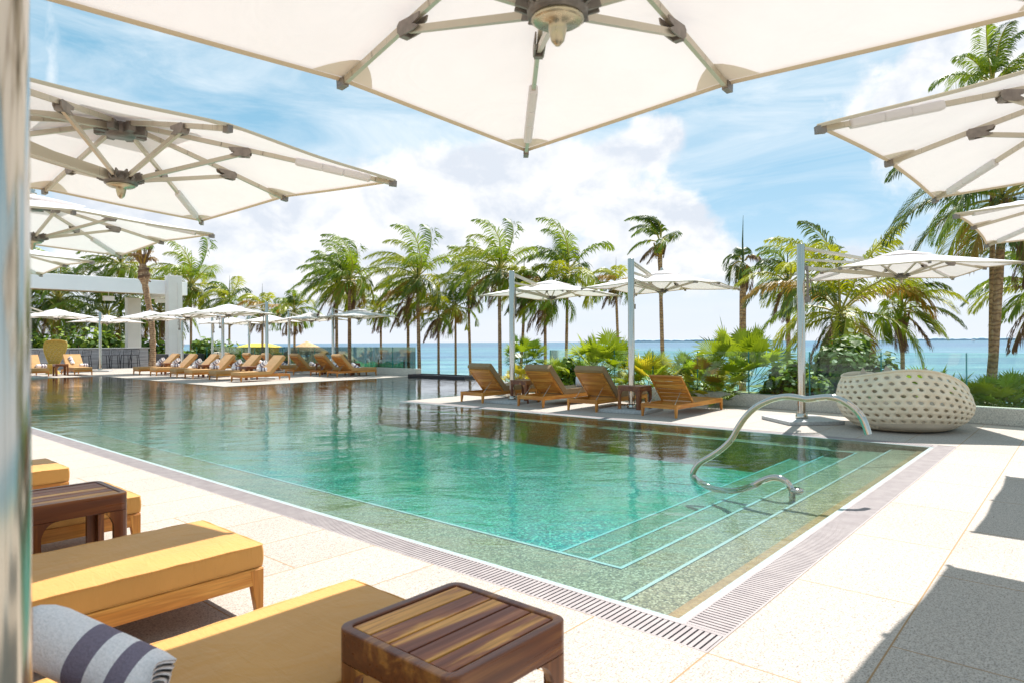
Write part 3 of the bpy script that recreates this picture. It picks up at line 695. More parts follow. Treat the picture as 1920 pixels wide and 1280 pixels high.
def make_lounger(cm, cushions=True, ang=44, BL=.76):
    """foot at x=0, head at x=1.98"""
    r = empty('sun_lounger'); Wd = .72; L = 1.98; h = .085
    for sg in (-1, 1):
        fr = MB(); fr.box((0, sg * Wd / 2 - (.03 if sg > 0 else 0), ZF - h), (L, sg * Wd / 2 + (.03 if sg < 0 else 0), ZF)); fr.build('side_rail', M['teakx'], r, .004)
    for x in (0.002, L - .032, 1.22):
        er = MB(); er.box((x, -Wd / 2 + .03, ZF - h + .002), (x + .03, Wd / 2 - .03, ZF - .002)); er.build('cross_rail', M['teaky'], r, .003)
    sl = MB()
    for i in range(11): sl.box((.05 + i * .105, -Wd / 2 + .03, ZF - .022), (.05 + i * .105 + .08, Wd / 2 - .03, ZF - .006))
    sl.build('seat_platform', M['teaky'], r)
    for x, fx in ((0.004, 1), (L - .064, -1)):
        for sg in (-1, 1):
            lg = MB(); y0 = sg * Wd / 2; y1 = y0 - sg * .05
            t = [(x + (-.006 if fx > 0 else .006), y0 + sg * .003), (x + .066, y0 + sg * .003), (x + .066, y1), (x + (-.006 if fx > 0 else .0), y1)]
            xa = x - .006 if fx > 0 else x + .03; xb = x + .03 if fx > 0 else x + .066
            bt = [(xa + .004, y0), (xb, y0), (xb, y1 + sg * .012), (xa + .004, y1 + sg * .012)]
            tt = [(x - .003, y0 + sg * .003), (x + .066, y0 + sg * .003), (x + .066, y1), (x - .003, y1)]
            lg.add([(a, b, 0) for a, b in bt] + [(a, b, ZF - .006) for a, b in tt], [(3, 2, 1, 0), (4, 5, 6, 7), (0, 1, 5, 4), (1, 2, 6, 5), (2, 3, 7, 6), (3, 0, 4, 7)])
            lg.build('leg', M['teakz'], r, .003)
    a = math.radians(ang); hx = 1.25
    mt = Matrix.Translation((hx, 0, ZF + .004)) @ Matrix.Rotation(-a, 4, 'Y')
    bk = MB()
    for sg in (-1, 1): bk.box((0, sg * .315 - .016, -.018), (BL, sg * .315 + .016, .018), 0, mt)
    for i in range(6): bk.box((.03 + i * (BL - .06) / 6, -.299, -.009), (.03 + i * (BL - .06) / 6 + (.103 if cushions else .088), .299, .007), 1, mt)
    bk.box((BL - .03, -.299, -.018), (BL, .299, .018), 1, mt)
    bk.build('backrest', [M['teakx'], M['teaky']], r, .003)
    for sg in (-1, 1):
        ss = MB(); p = mt @ Vector((BL * .55, sg * .24, -.015)); ss.tube([p, Vector((hx + .62, sg * .26, ZF - .03))], .005, 6); ss.build('support_rod', M['steel'], r)
    def piping(par, L_, W_, T_):
        b = MB(); g = .010
        for z in (g * .6, T_ - g * .4):
            p = [(g, -W_ / 2 + g * .3, z), (L_ - g, -W_ / 2 + g * .3, z), (L_ - g * .3, -W_ / 2 + g, z), (L_ - g * .3, W_ / 2 - g, z), (L_ - g, W_ / 2 - g * .3, z), (g, W_ / 2 - g * .3, z), (g * .3, W_ / 2 - g, z), (g * .3, -W_ / 2 + g, z), (g, -W_ / 2 + g * .3, z)]
            q = []
            for u, w in zip(p[:-1], p[1:]):
                u = Vector(u); w = Vector(w); n_ = max(1, int((w - u).length / .08))
                for k in range(n_): q.append(u.lerp(w, k / n_) + Vector((0, 0, .0018 * math.sin(k * 2.3 + z * 90))))
            q.append(Vector(p[-1])); b.tube(q, .0052, 6, 0, False)
        b.build('piping', cm, par)
    if cushions:
        c1_ = cushion_mb(1.25, .70, .115).build('seat_cushion', cm, r, .014, 3); c1_.location = (-.005, 0, ZF - .001); piping(c1_, 1.25, .70, .115)
        c2 = cushion_mb(BL + .07, .70, .125, 10).build('back_cushion', cm, r, .014, 3)
        c2.matrix_local = mt @ Matrix.Translation((-.0, 0, .020)); piping(c2, BL + .07, .70, .125)
    return r
GL = 'low teak sunbeds round the pool'
# local +x runs foot -> head; foreground beds have their feet towards the pool (+X)
lN = make_lounger(M['cushion'])
for i, (yc, lb) in enumerate(((.52, 'nearest tan cushioned sunbed, beside the foreground side table, with a striped towel on it'), (1.99, 'tan cushioned sunbed second from the bottom left, with a sunlit strip along its near side'),
                              (3.64, 'tan cushioned sunbed partly behind the far side table in the left foreground'), (5.21, 'farthest of the foreground sunbeds at left, only the foot of its cushion in view'))):
    o = lN if i == 0 else copy_tree(lN, (0, 0, 0))
    o.location = (-1.33, yc, 0); o.rotation_euler = (0, 0, PI); tag(o, lb, 'sunbed', GL)
lP = make_lounger(M['cushion_shaded'], True, 46, .70)
for i, (yc, lb) in enumerate(((9.18, 'leftmost of the four sea-facing sunbeds, shade-darkened cushion, by the infinity edge'), (7.42, 'second from left of the four sea-facing sunbeds, shade-darkened cushion with a white towel roll beyond'),
                              (6.08, 'third from left of the four sea-facing sunbeds, shade-darkened cushion, just left of a steel mast'))):
    o = lP if i == 0 else copy_tree(lP, (0, 0, 0)); o.location = (9.78, yc, 0); o.rotation_euler = (0, 0, PI); tag(o, lb, 'sunbed', GL)
lW = make_lounger(None, False, 46, .70); lW.location = (9.80, 4.38, 0); lW.rotation_euler = (0, 0, PI); tag(lW, 'bare wooden sunbed without a cushion, rightmost of the four facing the sea', 'sunbed', GL)
lF = make_lounger(M['cushion_far'], True, 46)
ORD = ['nearest', 'second nearest', 'third', 'fourth', 'fifth', 'farthest']
for i, yc in enumerate((21.75, 23.72, 25.63, 27.3, 29.5, 31.2)):
    o = lF if i == 0 else copy_tree(lF, (0, 0, 0)); o.location = (8.34 + .06 * math.sin(i * 2.2), yc, 0); o.rotation_euler = (0, 0, .035 * math.sin(i * 3.7 + 1)); tag(o, 'tan sunbed, %s of the six in the pool-side row on the far deck' % ORD[i], 'sunbed', GL)
for i, (yc, lb) in enumerate(((21.8, 'nearest the stone wall end'), (23.2, 'second from the stone wall end'), (25.0, 'third, behind the corner sunbed'), (27.6, 'fourth, seen between the pool-side beds'), (29.6, 'fifth, seen between the pool-side beds'), (31.8, 'farthest, next to the spotted cushion'))):
    o = copy_tree(lF, (14.4 + .07 * math.sin(i * 1.9), yc, 0), PI + .045 * math.sin(i * 2.9)); tag(o, 'tan sunbed of the sea-side row, slatted back showing, ' + lb, 'sunbed', GL)
for i, (x, lb) in enumerate(((6.62, 'right of the dark side table, striped towel on it'), (4.95, 'left of the dark side table at far left'))):
    o = copy_tree(lF, (x, 32.75, 0), PI / 2); tag(o, 'tan sunbed before the bar, ' + lb, 'sunbed', GL)

# ------------------------------------------------------------------ side tables
def make_table():
    r = empty('side_table'); A = .255; R = .045; H = .52; T = .032
    def rr_(hw, rad, n=6):
        out = []
        for q, (cx_, cy_) in enumerate(((1, 1), (-1, 1), (-1, -1), (1, -1))):
            for i in range(n + 1):
                t = PI / 2 * q + PI / 2 * i / n; out.append((cx_ * (hw - rad) + rad * math.cos(t), cy_ * (hw - rad) + rad * math.sin(t)))
        return out
    o_ = rr_(A, R); i_ = rr_(A - T, .02); n = len(o_)
    fr = MB(); z0, z1 = H - .10, H
    fr.add([(x, y, z0) for x, y in o_] + [(x, y, z1) for x, y in o_] + [(x, y, z0) for x, y in i_] + [(x, y, z1) for x, y in i_],
           [(i, (i + 1) % n, (i + 1) % n + n, i + n) for i in range(n)] + [(i + n, (i + 1) % n + n, (i + 1) % n + 3 * n, i + 3 * n) for i in range(n)] +
           [((i + 1) % n + 2 * n, i + 2 * n, i + 3 * n, (i + 1) % n + 3 * n) for i in range(n)] + [((i + 1) % n, i, i + 2 * n, (i + 1) % n + 2 * n) for i in range(n)])
    fr.build('apron', M['rosef'], r, .005)
    ins = MB(); ins.box((-A + T + .002, -A + T + .002, H - .034), (A - T - .002, A - T - .002, H - .028)); ins.build('under_board', M['dark'], r)
    w = (2 * (A - T) - .012) / 5
    for k in range(5):
        p = MB(); y0 = -A + T + .006 + k * w; p.box((-A + T + .005, y0 + .0035, H - .026), (A - T - .005, y0 + w - .0035, H - .004)); p.build('slat', M['rosex'], r, .002)
    def legmesh():
        b = MB(); W_ = .085; F = .075; zt = H - .1002
        # perimeter samples out from the corner along both sides, bottom profile rises in a fillet
        path = []
        for i in range(9): t = i / 8; path.append(((W_ + F) * (1 - t), 0, 1, 0))
        outer = []; inner = []
        L = A - R
        seq = []
        m_ = 10
        for i in range(m_ + 1): seq.append(('x', (W_ + F) + (R - (W_ + F)) * i / m_))
        for i in range(1, 6): seq.append(('c', PI / 2 * i / 6))
        for i in range(m_ + 1): seq.append(('y', R + ((W_ + F) - R) * i / m_))
        cols = []
        for k, t in seq:
            if k == 'x': po_ = (A - t, A); pi_ = (min(A - t, A - T), A - T); dd = t
            elif k == 'y': po_ = (A, A - t); pi_ = (A - T, min(A - t, A - T)); dd = t
            else:
                po_ = (A - R + R * math.sin(t), A - R + R * math.cos(t)); pi_ = (A - T, A - T); dd = 0
            if dd <= W_: zb = 0
            else:
                q = (dd - W_) / F; zb = zt - F * (1 - math.sqrt(max(0, 1 - (1 - q) ** 2))) if False else zt - F + F * math.sqrt(max(0, 1 - (1 - q) ** 2)) - .0
                zb = min(zb, zt - .001)
            cols.append((po_, pi_, zb))
            if abs(dd - W_) < 1e-9: pass
        vs = []; 
        # insert a step so that the leg side is vertical up to the fillet
        out = []
        prev = None
        for c in cols:
            if prev is not None and (prev[2] == 0) != (c[2] == 0):
                zero, nz = (prev, c) if prev[2] == 0 else (c, prev)
                mid = (zero[0], zero[1], zt - F)
                out.append(mid)
            out.append(c); prev = c
        for po_, pi_, zb in out: vs += [(po_[0], po_[1], zb), (po_[0], po_[1], zt), (pi_[0], pi_[1], zb), (pi_[0], pi_[1], zt)]
        k = len(out); fs = []
        for i in range(k - 1):
            a = 4 * i; c = a + 4
            fs += [(a, c, c + 1, a + 1), (c + 2, a + 2, a + 3, c + 3), (a + 1, c + 1, c + 3, a + 3), (c, a, a + 2, c + 2)]
        fs += [(0, 1, 3, 2), (4 * k - 4, 4 * k - 2, 4 * k - 1, 4 * k - 3)]
        b.add(vs, fs); return b
    l0 = legmesh().build('leg', M['rosez'], r)
    for q in (1, 2, 3):
        c = l0.copy(); C.objects.link(c); c.parent = r; c.rotation_euler = (0, 0, PI / 2 * q)
    return r
tb = make_table(); tb.location = (-1.62, -.065, 0); GT = 'dark teak side tables between the sunbeds'
tb.location = (-1.615, -.07, 0); tag(tb, 'dark striped teak side table in the centre foreground, largest in view', 'side table', GT)
for x, y, lb in ((-1.86, 2.93, 'dark teak side table at left between two tan foreground sunbeds, its top shining'), (8.40, 5.22, 'dark teak side table next to the bare wooden sunbed'), (8.62, 8.25, 'dark teak side table behind the left of the two masts by the sea-facing sunbeds'),
                 (9.35, 22.75, 'dark teak side table beside the nearest sunbed of the pool-side row'), (9.35, 26.45, 'dark teak side table in the middle of the pool-side row'), (9.35, 30.35, 'dark teak side table near the ringed palm trunk'),
                 (5.85, 33.2, 'dark teak side table at far left in front of the peacock chair'), (13.9, 22.5, 'dark teak side table between the two nearest beds of the sea-side row'), (13.5, 24.1, 'dark teak side table behind the second bed of the sea-side row')):
    tag(copy_tree(tb, (x, y, 0)), lb, 'side table', GT)

# ------------------------------------------------------------------ towels
def make_towel(L=.37, R=.084):
    b = MB(); turns = 4.2; n = 110; th = .009; pts = []
    for i in range(n):
        t = i / (n - 1); a = turns * 2 * PI * t; r_ = .012 + (R - .012) * t
        pts.append((r_ * math.cos(a - 2.75), r_ * math.sin(a - 2.75)))
    prof = []
    for i in range(n):
        x, y = pts[i]; rr_ = math.hypot(x, y); prof.append((x, y, x * (1 - th / rr_) if rr_ > th else 0, y * (1 - th / rr_) if rr_ > th else 0))
    m_ = 10; vs = []
    for k in range(m_ + 1):
        x = L * k / m_; e = min(k, m_ - k); s = .93 if e == 0 else 1.0
        for (a, c, d, e2) in prof: vs.append((x + .012 * math.sin(a * 60), a * s, c * s)); vs.append((x + .012 * math.sin(a * 60), d * s, e2 * s))
    st = 2 * n; fs = []
    for k in range(m_):
        for i in range(n - 1):
            o0 = k * st + 2 * i; o1 = o0 + st
            fs.append((o0, o1, o1 + 2, o0 + 2)); fs.append((o0 + 3, o1 + 3, o1 + 1, o0 + 1))
        o0 = k * st + 2 * (n - 1); fs.append((o0, o0 + st, o0 + st + 1, o0 + 1))
    for k in (0, m_):
        for i in range(n - 1):
            o0 = k * st + 2 * i; fs.append((o0, o0 + 2, o0 + 3, o0 + 1))
    b.add(vs, fs, 0, True); return b
tw = make_towel(); two = tw.build('rolled_towel', M['towel']); GW = 'rolled striped towels on the sunbeds'
def place_towel(o, x, y, z, rz, tilt, sc, lb):
    o.location = (x, y, z); o.rotation_euler = (0, tilt, rz); o.scale = (sc,) * 3; tag(o, lb, 'towel', GW)
place_towel(two, -2.52, .66, .590, math.radians(-56), math.radians(20), 1.06, 'white rolled towel with two slate blue stripes at bottom left, biggest in view')
t2 = two.copy(); C.objects.link(t2); place_towel(t2, -2.70, .62, .365 + .08, math.radians(-62), 0, 1.0, 'white towel roll tucked against the backrest behind the big striped one')
rt = random.Random(5)
for i, yc in enumerate((21.75, 23.72, 25.63, 27.3, 29.5, 31.2)):
    for j, w in enumerate(('upper striped', 'lower white')):
        t = two.copy(); C.objects.link(t)
        if j == 0: place_towel(t, 9.28, yc + .12, .50, math.radians(-75), math.radians(-28), 1.15, 'striped towel roll propped up on the %s sunbed of the pool-side row' % ORD[i])
        else: place_towel(t, 9.12, yc - .05, .43, math.radians(-35), 0, .95, 'small towel roll lying beside the propped one, %s sunbed of pool-side row' % ORD[i])
for i, yc in enumerate((21.8, 23.2, 25.0, 27.6, 29.6)):
    t = two.copy(); C.objects.link(t); place_towel(t, 13.45, yc + .1, .50, math.radians(-60), math.radians(30), 1.15, 'striped towel roll leaning on the %s sunbed of the sea-side row' % ORD[i])
t = two.copy(); C.objects.link(t); place_towel(t, 6.55, 34.05, .47, math.radians(100), math.radians(-50), 1.15, 'striped towel roll on the sunbed in front of the bar')
t = two.copy(); C.objects.link(t); place_towel(t, 6.78, 33.85, .43, math.radians(10), 0, .9, 'small towel roll beside the upright one in front of the bar')
t = two.copy(); C.objects.link(t); place_towel(t, 5.1, 33.9, .43, math.radians(15), 0, 1.1, 'towel roll on the sunbed at the far left edge')
wr = MB(); wr.lathe([(0, 0), (.10, .004), (.128, .03), (.132, .16), (.12, .235), (.08, .262), (0, .268)], 24); wo_ = wr.build('white_bolster', M['white']); 
wo_.location = (9.30, 7.30, .48); wo_.rotation_euler = (0, PI / 2, math.radians(-49)); tag(wo_, 'round white towel bolster standing on the second sea-facing sunbed', 'towel')

# ------------------------------------------------------------------ handrail in the pool
hr = empty('pool_handrail', (3.33, 0, 0))
ctrl = [(.50, -.42), (.54, -.10), (.54, -.02), (.59, .055), (.66, .085), (.74, .075), (.83, .03), (.92, -.03), (1.10, -.10), (1.30, -.11), (1.44, -.07), (1.53, -.01), (1.515, .06), (1.45, .14), (1.33, .22), (1.22, .305), (1.12, .41), (1.06, .52), (.98, .64), (.88, .74), (.76, .81), (.66, .845), (.56, .86), (.47, .853), (.40, .845), (.32, .858), (.22, .873), (.14, .862), (.06, .825), (-.01, .77), (-.06, .70), (-.09, .62), (-.105, .565)]
def smooth(pts, n=6):
    out = []; P_ = [Vector(p) for p in pts]
    for i in range(len(P_) - 1):
        p0 = P_[max(i - 1, 0)]; p1 = P_[i]; p2 = P_[i + 1]; p3 = P_[min(i + 2, len(P_) - 1)]
        for k in range(n):
            t = k / n; out.append(.5 * ((2 * p1) + (-p0 + p2) * t + (2 * p0 - 5 * p1 + 4 * p2 - p3) * t * t + (-p0 + 3 * p1 - 3 * p2 + p3) * t ** 3))
    out.append(P_[-1]); return out
hb = MB(); hb.tube(smooth([(0, y, z) for y, z in ctrl]), .030, 16); hb.build('rail_tube', M['chrome'], hr)
hc = MB(); hc.lathe([(0, -.035), (.060, -.035), (.062, .0), (.045, .012), (.032, .014)], 20, 0, (0, .50, .0)); hc.build('flange', M['chrome'], hr)
tag(hr, 'curved polished steel handrail rising out of the pool over the steps', 'handrail')

# ------------------------------------------------------------------ woven daybed
db_ = empty('woven_daybed', (8.74, .63, 0), math.radians(-49)); db_.scale = (.875, .875, 1)
wv_ = MB(); NU = 38; NV = 9
def shell(u, v):
    """u around 0..1, v bottom..top 0..1 ; the rim is high on the left/back and low on the right front"""
    t = 2 * PI * u
    ht = .755 - .15 * math.cos(t) - .105 * math.cos(2 * t) - .05 * math.sin(t)
    prof = [(0.0, .66), (.08, .80), (.22, .94), (.42, 1.03), (.62, 1.055), (.82, 1.02), (1.0, .955)]
    for a, b in zip(prof[:-1], prof[1:]):
        if v <= b[0] + 1e-9:
            f = (v - a[0]) / (b[0] - a[0]); r_ = a[1] + (b[1] - a[1]) * (f * f * (3 - 2 * f) * .3 + f * .7); break
    r_ *= 1.0 + .03 * math.cos(2 * t)
    return Vector((r_ * math.cos(t) * 1.02, r_ * math.sin(t) * .95, .015 + v * ht))
outer = [(-1, 0), (-1, 1), (0, 1), (1, 1), (1, 0), (1, -1), (0, -1), (-1, -1)]
eye = [(-.56, 0), (-.30, .42), (.02, .54), (.32, .42), (.56, 0), (.30, -.42), (-.02, -.54), (-.32, -.42)]
for row in range(NV):
    for k in range(NU):
        uc = (k + .5 * (row % 2)) / NU; vc = (row + .5) / NV * .93 + .03; du = .5 / NU; dv = .465 / NV
        ov = [shell(uc + a * du, vc + b * dv) for a, b in outer]
        iv = [shell(uc + a * du, vc + (b - a * .32) * dv) for a, b in eye]
        wv_.add(ov + iv, [(i, (i + 1) % 8, (i + 1) % 8 + 8, i + 8) for i in range(8)], 0, True)
# lower band and rim
def band(v0, v1):
    k = NU * 2
    wv_.add([shell(i / k, v) for i in range(k) for v in (v0, v1)], [(2 * i, 2 * ((i + 1) % k), 2 * ((i + 1) % k) + 1, 2 * i + 1) for i in range(k)], 0, True)
band(.0, .03); band(.96, 1.0)
so2 = wv_.build('woven_shell', M['weave'], db_)
bm = bmesh.new(); bm.from_mesh(so2.data); bmesh.ops.remove_doubles(bm, verts=bm.verts, dist=.0012); bmesh.ops.recalc_face_normals(bm, faces=bm.faces); bm.to_mesh(so2.data); bm.free(); sm_ = so2.modifiers.new('thick', 'SOLIDIFY'); sm_.thickness = .022; sm_.offset = -1
rm = MB(); k = 60; pr = [shell(i / k, 1.0) for i in range(k + 1)]; rm.tube(pr, .017, 8, 0, False); rm.build('rim', M['weave'], db_)
cs = MB(); k = 40; rings = []
for f, z in ((.0, .42), (.5, .425), (.88, .42), (.93, .38), (.93, .12), (.80, .05), (0, .05)):
    for i in range(k):
        t = 2 * PI * i / k; cs.v.append((f * .95 * math.cos(t), f * .88 * math.sin(t), z))
for j in range(6):
    for i in range(k): cs.f.append([j * k + i, j * k + (i + 1) % k, (j + 1) * k + (i + 1) % k, (j + 1) * k + i]); cs.mi.append(0); cs.sm.append(True)
cs.build('mattress', M['sandcush'], db_)
for (x, y, rz, tz, nm) in ((.62, .10, .3, -.30, 0), (.15, .62, 1.3, -.2, 0), (-.55, .35, 2.2, -.25, 0)):
    pm = MB(); n_ = 10; vs = []
    for sgn in (1, -1):
        for j in range(n_ + 1):
            for i in range(n_ + 1):
                u = -1 + 2 * i / n_; v = -1 + 2 * j / n_; w = .085 * (max(0, (1 - u * u)) * max(0, (1 - v * v))) ** .45
                vs.append((sgn * w, u * .25 * (1 - .06 * (1 - v * v)), v * .25 * (1 - .06 * (1 - u * u))))
    q = (n_ + 1) ** 2
    pm.add(vs, [(j * (n_ + 1) + i + s_ * q, j * (n_ + 1) + i + 1 + s_ * q, (j + 1) * (n_ + 1) + i + 1 + s_ * q, (j + 1) * (n_ + 1) + i + s_ * q) for s_ in (0, 1) for j in range(n_) for i in range(n_)], 0, True)
    po_ = pm.build('pillow', M['sandcush'], db_); po_.location = (x, y, .64); po_.rotation_euler = (.45, tz, rz)
tag(db_, 'big round cream woven daybed with eye-shaped holes beside the pool', 'daybed')

# ------------------------------------------------------------------ stone walls with glass balustrades
def wallrun(p, q, hw, name, label, cap=.03):
    p = Vector(p); q = Vector(q); b = MB(); b.bar(p + Vector((0, 0, hw / 2)), q + Vector((0, 0, hw / 2)), .30, hw); 
    o = b.build(name, M['wallstone'], None, .008); return tag(o, label, 'wall')
wallrun((11.62, 10.6, 0), (10.05, -3.4, 0), .27, 'stone_wall', 'low rough granite wall under the clear balustrade behind the four sunbeds and daybed')
wallrun((15.30, 19.75, 0), (15.95, 52, 0), .29, 'stone_wall', 'low granite wall at the sea edge of the far deck')
def glass_run(p, q, ts, z0, z1, lab, tint='glass'):
    p = Vector(p); q = Vector(q); D_ = q - p
    for i, (a, b_) in enumerate(zip(ts[:-1], ts[1:])):
        A_ = p + D_ * a; B_ = p + D_ * b_; d = (B_ - A_).normalized(); A_ = A_ + d * .006; B_ = B_ - d * .006
        r = empty('glass_panel', (A_.x, A_.y, 0)); L = (B_ - A_).length
        g = MB(); g.bar((0, 0, (z0 + z1) / 2), d * L + Vector((0, 0, (z0 + z1) / 2)), .012, z1 - z0); g.build('pane', M[tint], r)
        e = MB(); up = Vector((0, 0, (z0 + z1) / 2))
        e.bar(-d * .004 + up, d * .004 + up, .0135, z1 - z0 + .002); e.bar(d * (L - .004) + up, d * (L + .004) + up, .0135, z1 - z0 + .002)
        e.build('edge', M['glassedge'], r)
        tag(r, lab % (i + 1), 'glass balustrade', 'frameless glass balustrade panels')
w0 = Vector((11.57, 10.2, 0)); w1 = Vector((10.05, -3.4, 0))
ys_ = [9.78, 8.67, 7.51, 6.34, 5.13, 3.90, 2.62, 1.32, 0.0, -1.33, -2.6]
names_ = ['at the left end, by the small round palm', 'second from the left end', 'in front of the big fan palm', 'just left of the mast of the middle umbrella', 'behind the bare sunbed', 'between the bare sunbed and the handrail', 'behind the mast over the daybed', 'in front of the broad-leaved bush', 'behind the right part of the daybed', 'at the right edge before the large palm trunk']
for i in range(10):
    a = (w0.y - ys_[i]) / (w0.y - w1.y); b_ = (w0.y - ys_[i + 1]) / (w0.y - w1.y)
    glass_run(w0, w1, [a, b_], .27, 1.16, 'clear glass balustrade panel ' + names_[i] + '%.0s')
fo = ['first from the wall end at right', 'second from the wall end', 'third from the wall end', 'fourth, behind the sea-side sunbeds', 'fifth, behind the rightmost mast', 'sixth', 'seventh', 'eighth', 'ninth', 'tenth', 'eleventh', 'twelfth', 'thirteenth', 'fourteenth and farthest']
for i in range(14):
    y0 = 19.95 + i * 1.6; y1 = y0 + 1.6
    glass_run((15.30 + (y0 - 19.75) * .02, y0, 0), (15.30 + (y1 - 19.75) * .02, y1, 0), [0, 1], .29, 1.2, 'greenish glass balustrade panel on the far deck wall, ' + fo[i] + '%.0s')
# black troughs at the infinity edge
tr = empty('black_trough', (15.0, 16.3, 0)); b = MB(); b.box((-.42, 0, -.30), (.42, 3.3, -.0)); b.box((-.42, 0, .0), (.42, .06, .10)); b.box((-.42, 3.24, 0), (.42, 3.3, .10)); b.box((.36, .06, 0), (.42, 3.24, .10)); b.box((-.42, .06, 0), (-.36, 3.24, .10))
b.build('basin', M['blackbox'], tr, .006); b = MB(); b.box((-.36, .06, .001), (.36, 3.24, .055)); b.build('pebble_fill', M['slate'], tr)
tag(tr, 'long black stone trough at the corner where the wall meets the infinity edge', 'trough')
tr2 = empty('black_planter', (11.9, 10.2, 0)); b = MB()
for lo, hi in (((0, 0, 0), (.5, .04, .30)), ((0, 1.16, 0), (.5, 1.2, .30)), ((0, .04, 0), (.04, 1.16, .30)), ((.46, .04, 0), (.5, 1.16, .30))): b.box(lo, hi)
b.build('box', M['blackbox'], tr2, .004); b = MB(); b.box((.04, .04, .02), (.46, 1.16, .25)); b.build('soil', M['dark'], tr2); tag(tr2, 'black planter box behind the left mast, under the yellow bush', 'planter')

# ------------------------------------------------------------------ palms
WIND = -rt0 * 1.0
def frond(b, base, az, el0, L, droop, wind, mi, rng, nl=46, ll=.62, lw=.034, sag=1.0, rmi=5):
    d = Vector((math.cos(az) * math.cos(el0), math.sin(az) * math.cos(el0), math.sin(el0)))
    p = base.copy(); n = 13; seg = L / n; pts = [p.copy()]; dirs = [d.copy()]
    for i in range(n):
        t = i / n
        d = (d + Vector((0, 0, -1)) * droop * (.05 + .15 * t) + WIND * wind * (.03 + .07 * t)).normalized()
        p = p + d * seg; pts.append(p.copy()); dirs.append(d.copy())
    b.tube(pts[::2] + ([pts[-1]] if len(pts) % 2 == 0 else []), [.030 * (1 - .85 * i / (len(pts[::2]) - 1 + .001)) + .004 for i in range(len(pts[::2]) + (1 if len(pts) % 2 == 0 else 0))], 4, rmi, False)
    gd = Vector((0, 0, -1))
    for k in range(nl):
        t = .13 + .87 * (k + .5) / nl; x = t * n; i = min(int(x), n - 1); f = x - i
        p = pts[i].lerp(pts[i + 1], f); d = dirs[i].lerp(dirs[i + 1], f).normalized()
        s = d.cross(Vector((0, 0, 1)));
        if s.length < .05: s = d.cross(Vector((1, 0, 0)))
        s.normalize(); up = s.cross(d)
        prof = (math.sin(PI * min(1, (t * .93 + .07))) ** .55) if t > .5 else (.55 + .9 * t) ** .7 if t > .0 else 0
        prof = max(.18, min(1, prof)) * ll
        for sg in (-1, 1):
            if rng.random() < .05: continue
            l = prof * rng.uniform(.82, 1.1)
            ld = (s * sg * (1.0 - .45 * t) + d * (.42 + .65 * t) + up * rng.uniform(.02, .30) + gd * .22 * sag + WIND * wind * .16 + Vector((rng.uniform(-.1, .1), rng.uniform(-.1, .1), rng.uniform(-.1, .1)))).normalized()
            m1 = p + ld * l * .45; ld2 = (ld + gd * .85 * sag * rng.uniform(.7, 1.3) + WIND * wind * .12).normalized(); m2 = m1 + ld2 * l * .32; ld3 = (ld2 + gd * .8 * sag).normalized(); tip = m2 + ld3 * l * .26
            wv = ld.cross(up if abs(ld.dot(up)) < .9 else s); wv = (d * .75 + wv * .4).normalized() * lw * rng.uniform(.8, 1.15)
            b.add([p - wv * .35, p + wv * .35, m1 + wv * .5, m1 - wv * .5, m2 + wv * .32, m2 - wv * .32, tip], [(0, 1, 2, 3), (3, 2, 4, 5), (5, 4, 6)], mi)
def crown_mesh(seed, nf=24, L=2.6, wind=1.0, colors=(1, 1, 2, 1, 1, 2, 0), dead=2, nl=48, upbias=0.0, hang=1.0, spear=True, ll=.80, lw=.052):
    rng = random.Random(seed); b = MB()
    for i in range(nf):
        az = 2.39996 * i + rng.uniform(-.25, .25); q = i / nf
        el = math.radians(82 - 105 * q ** .85 + rng.uniform(-8, 8)) + upbias
        l = L * rng.uniform(.85, 1.1) * (.72 + .4 * math.sin(PI * min(1, q + .25)))
        mi = colors[rng.randrange(len(colors))]
        if q > .72 and rng.random() < .5: mi = rng.choice((2, 3))
        if i >= nf - dead: mi = 4; el -= .5
        frond(b, Vector((math.cos(az) * .06, math.sin(az) * .06, -.10 + .35 * (1 - q))), az, el, l, (1.0 + .9 * q) * hang, wind * rng.uniform(.7, 1.4), mi, rng, nl, ll, lw, 1.0 if mi != 4 else 1.8)
    if spear: b.tube([(0, 0, 0), (.03, .02, .9), (.05, .0, 1.9)], [.05, .03, .005], 5, 0)
    for i in range(8):
        a = rng.uniform(0, 6.28); b.lathe([(0, -.10), (.07, -.07), (.09, 0), (.06, .08), (0, .10)], 6, rng.choice((2, 3, 1)), (.17 * math.cos(a), .17 * math.sin(a), -.22 - rng.uniform(0, .18)))
    for i in range(20):   # fibre and boots round the crown base
        a = rng.uniform(0, 6.28); r0 = .15; p = Vector((math.cos(a) * r0, math.sin(a) * r0, -.45 - rng.uniform(0, .25))); q_ = p + Vector((math.cos(a) * .12, math.sin(a) * .12, .5)); b.bar(p, q_, .07, .012, 4 if i % 2 else 3)
    return b
LM = [M['leafD'], M['leafG'], M['leafY'], M['leafO'], M['leafB'], M['rachis']]
CR = {}
def cmesh(key, **kw):
    if key not in CR:
        o = crown_mesh(**kw).build('crown', LM); CR[key] = o.data; bpy.data.objects.remove(o)
    return CR[key]
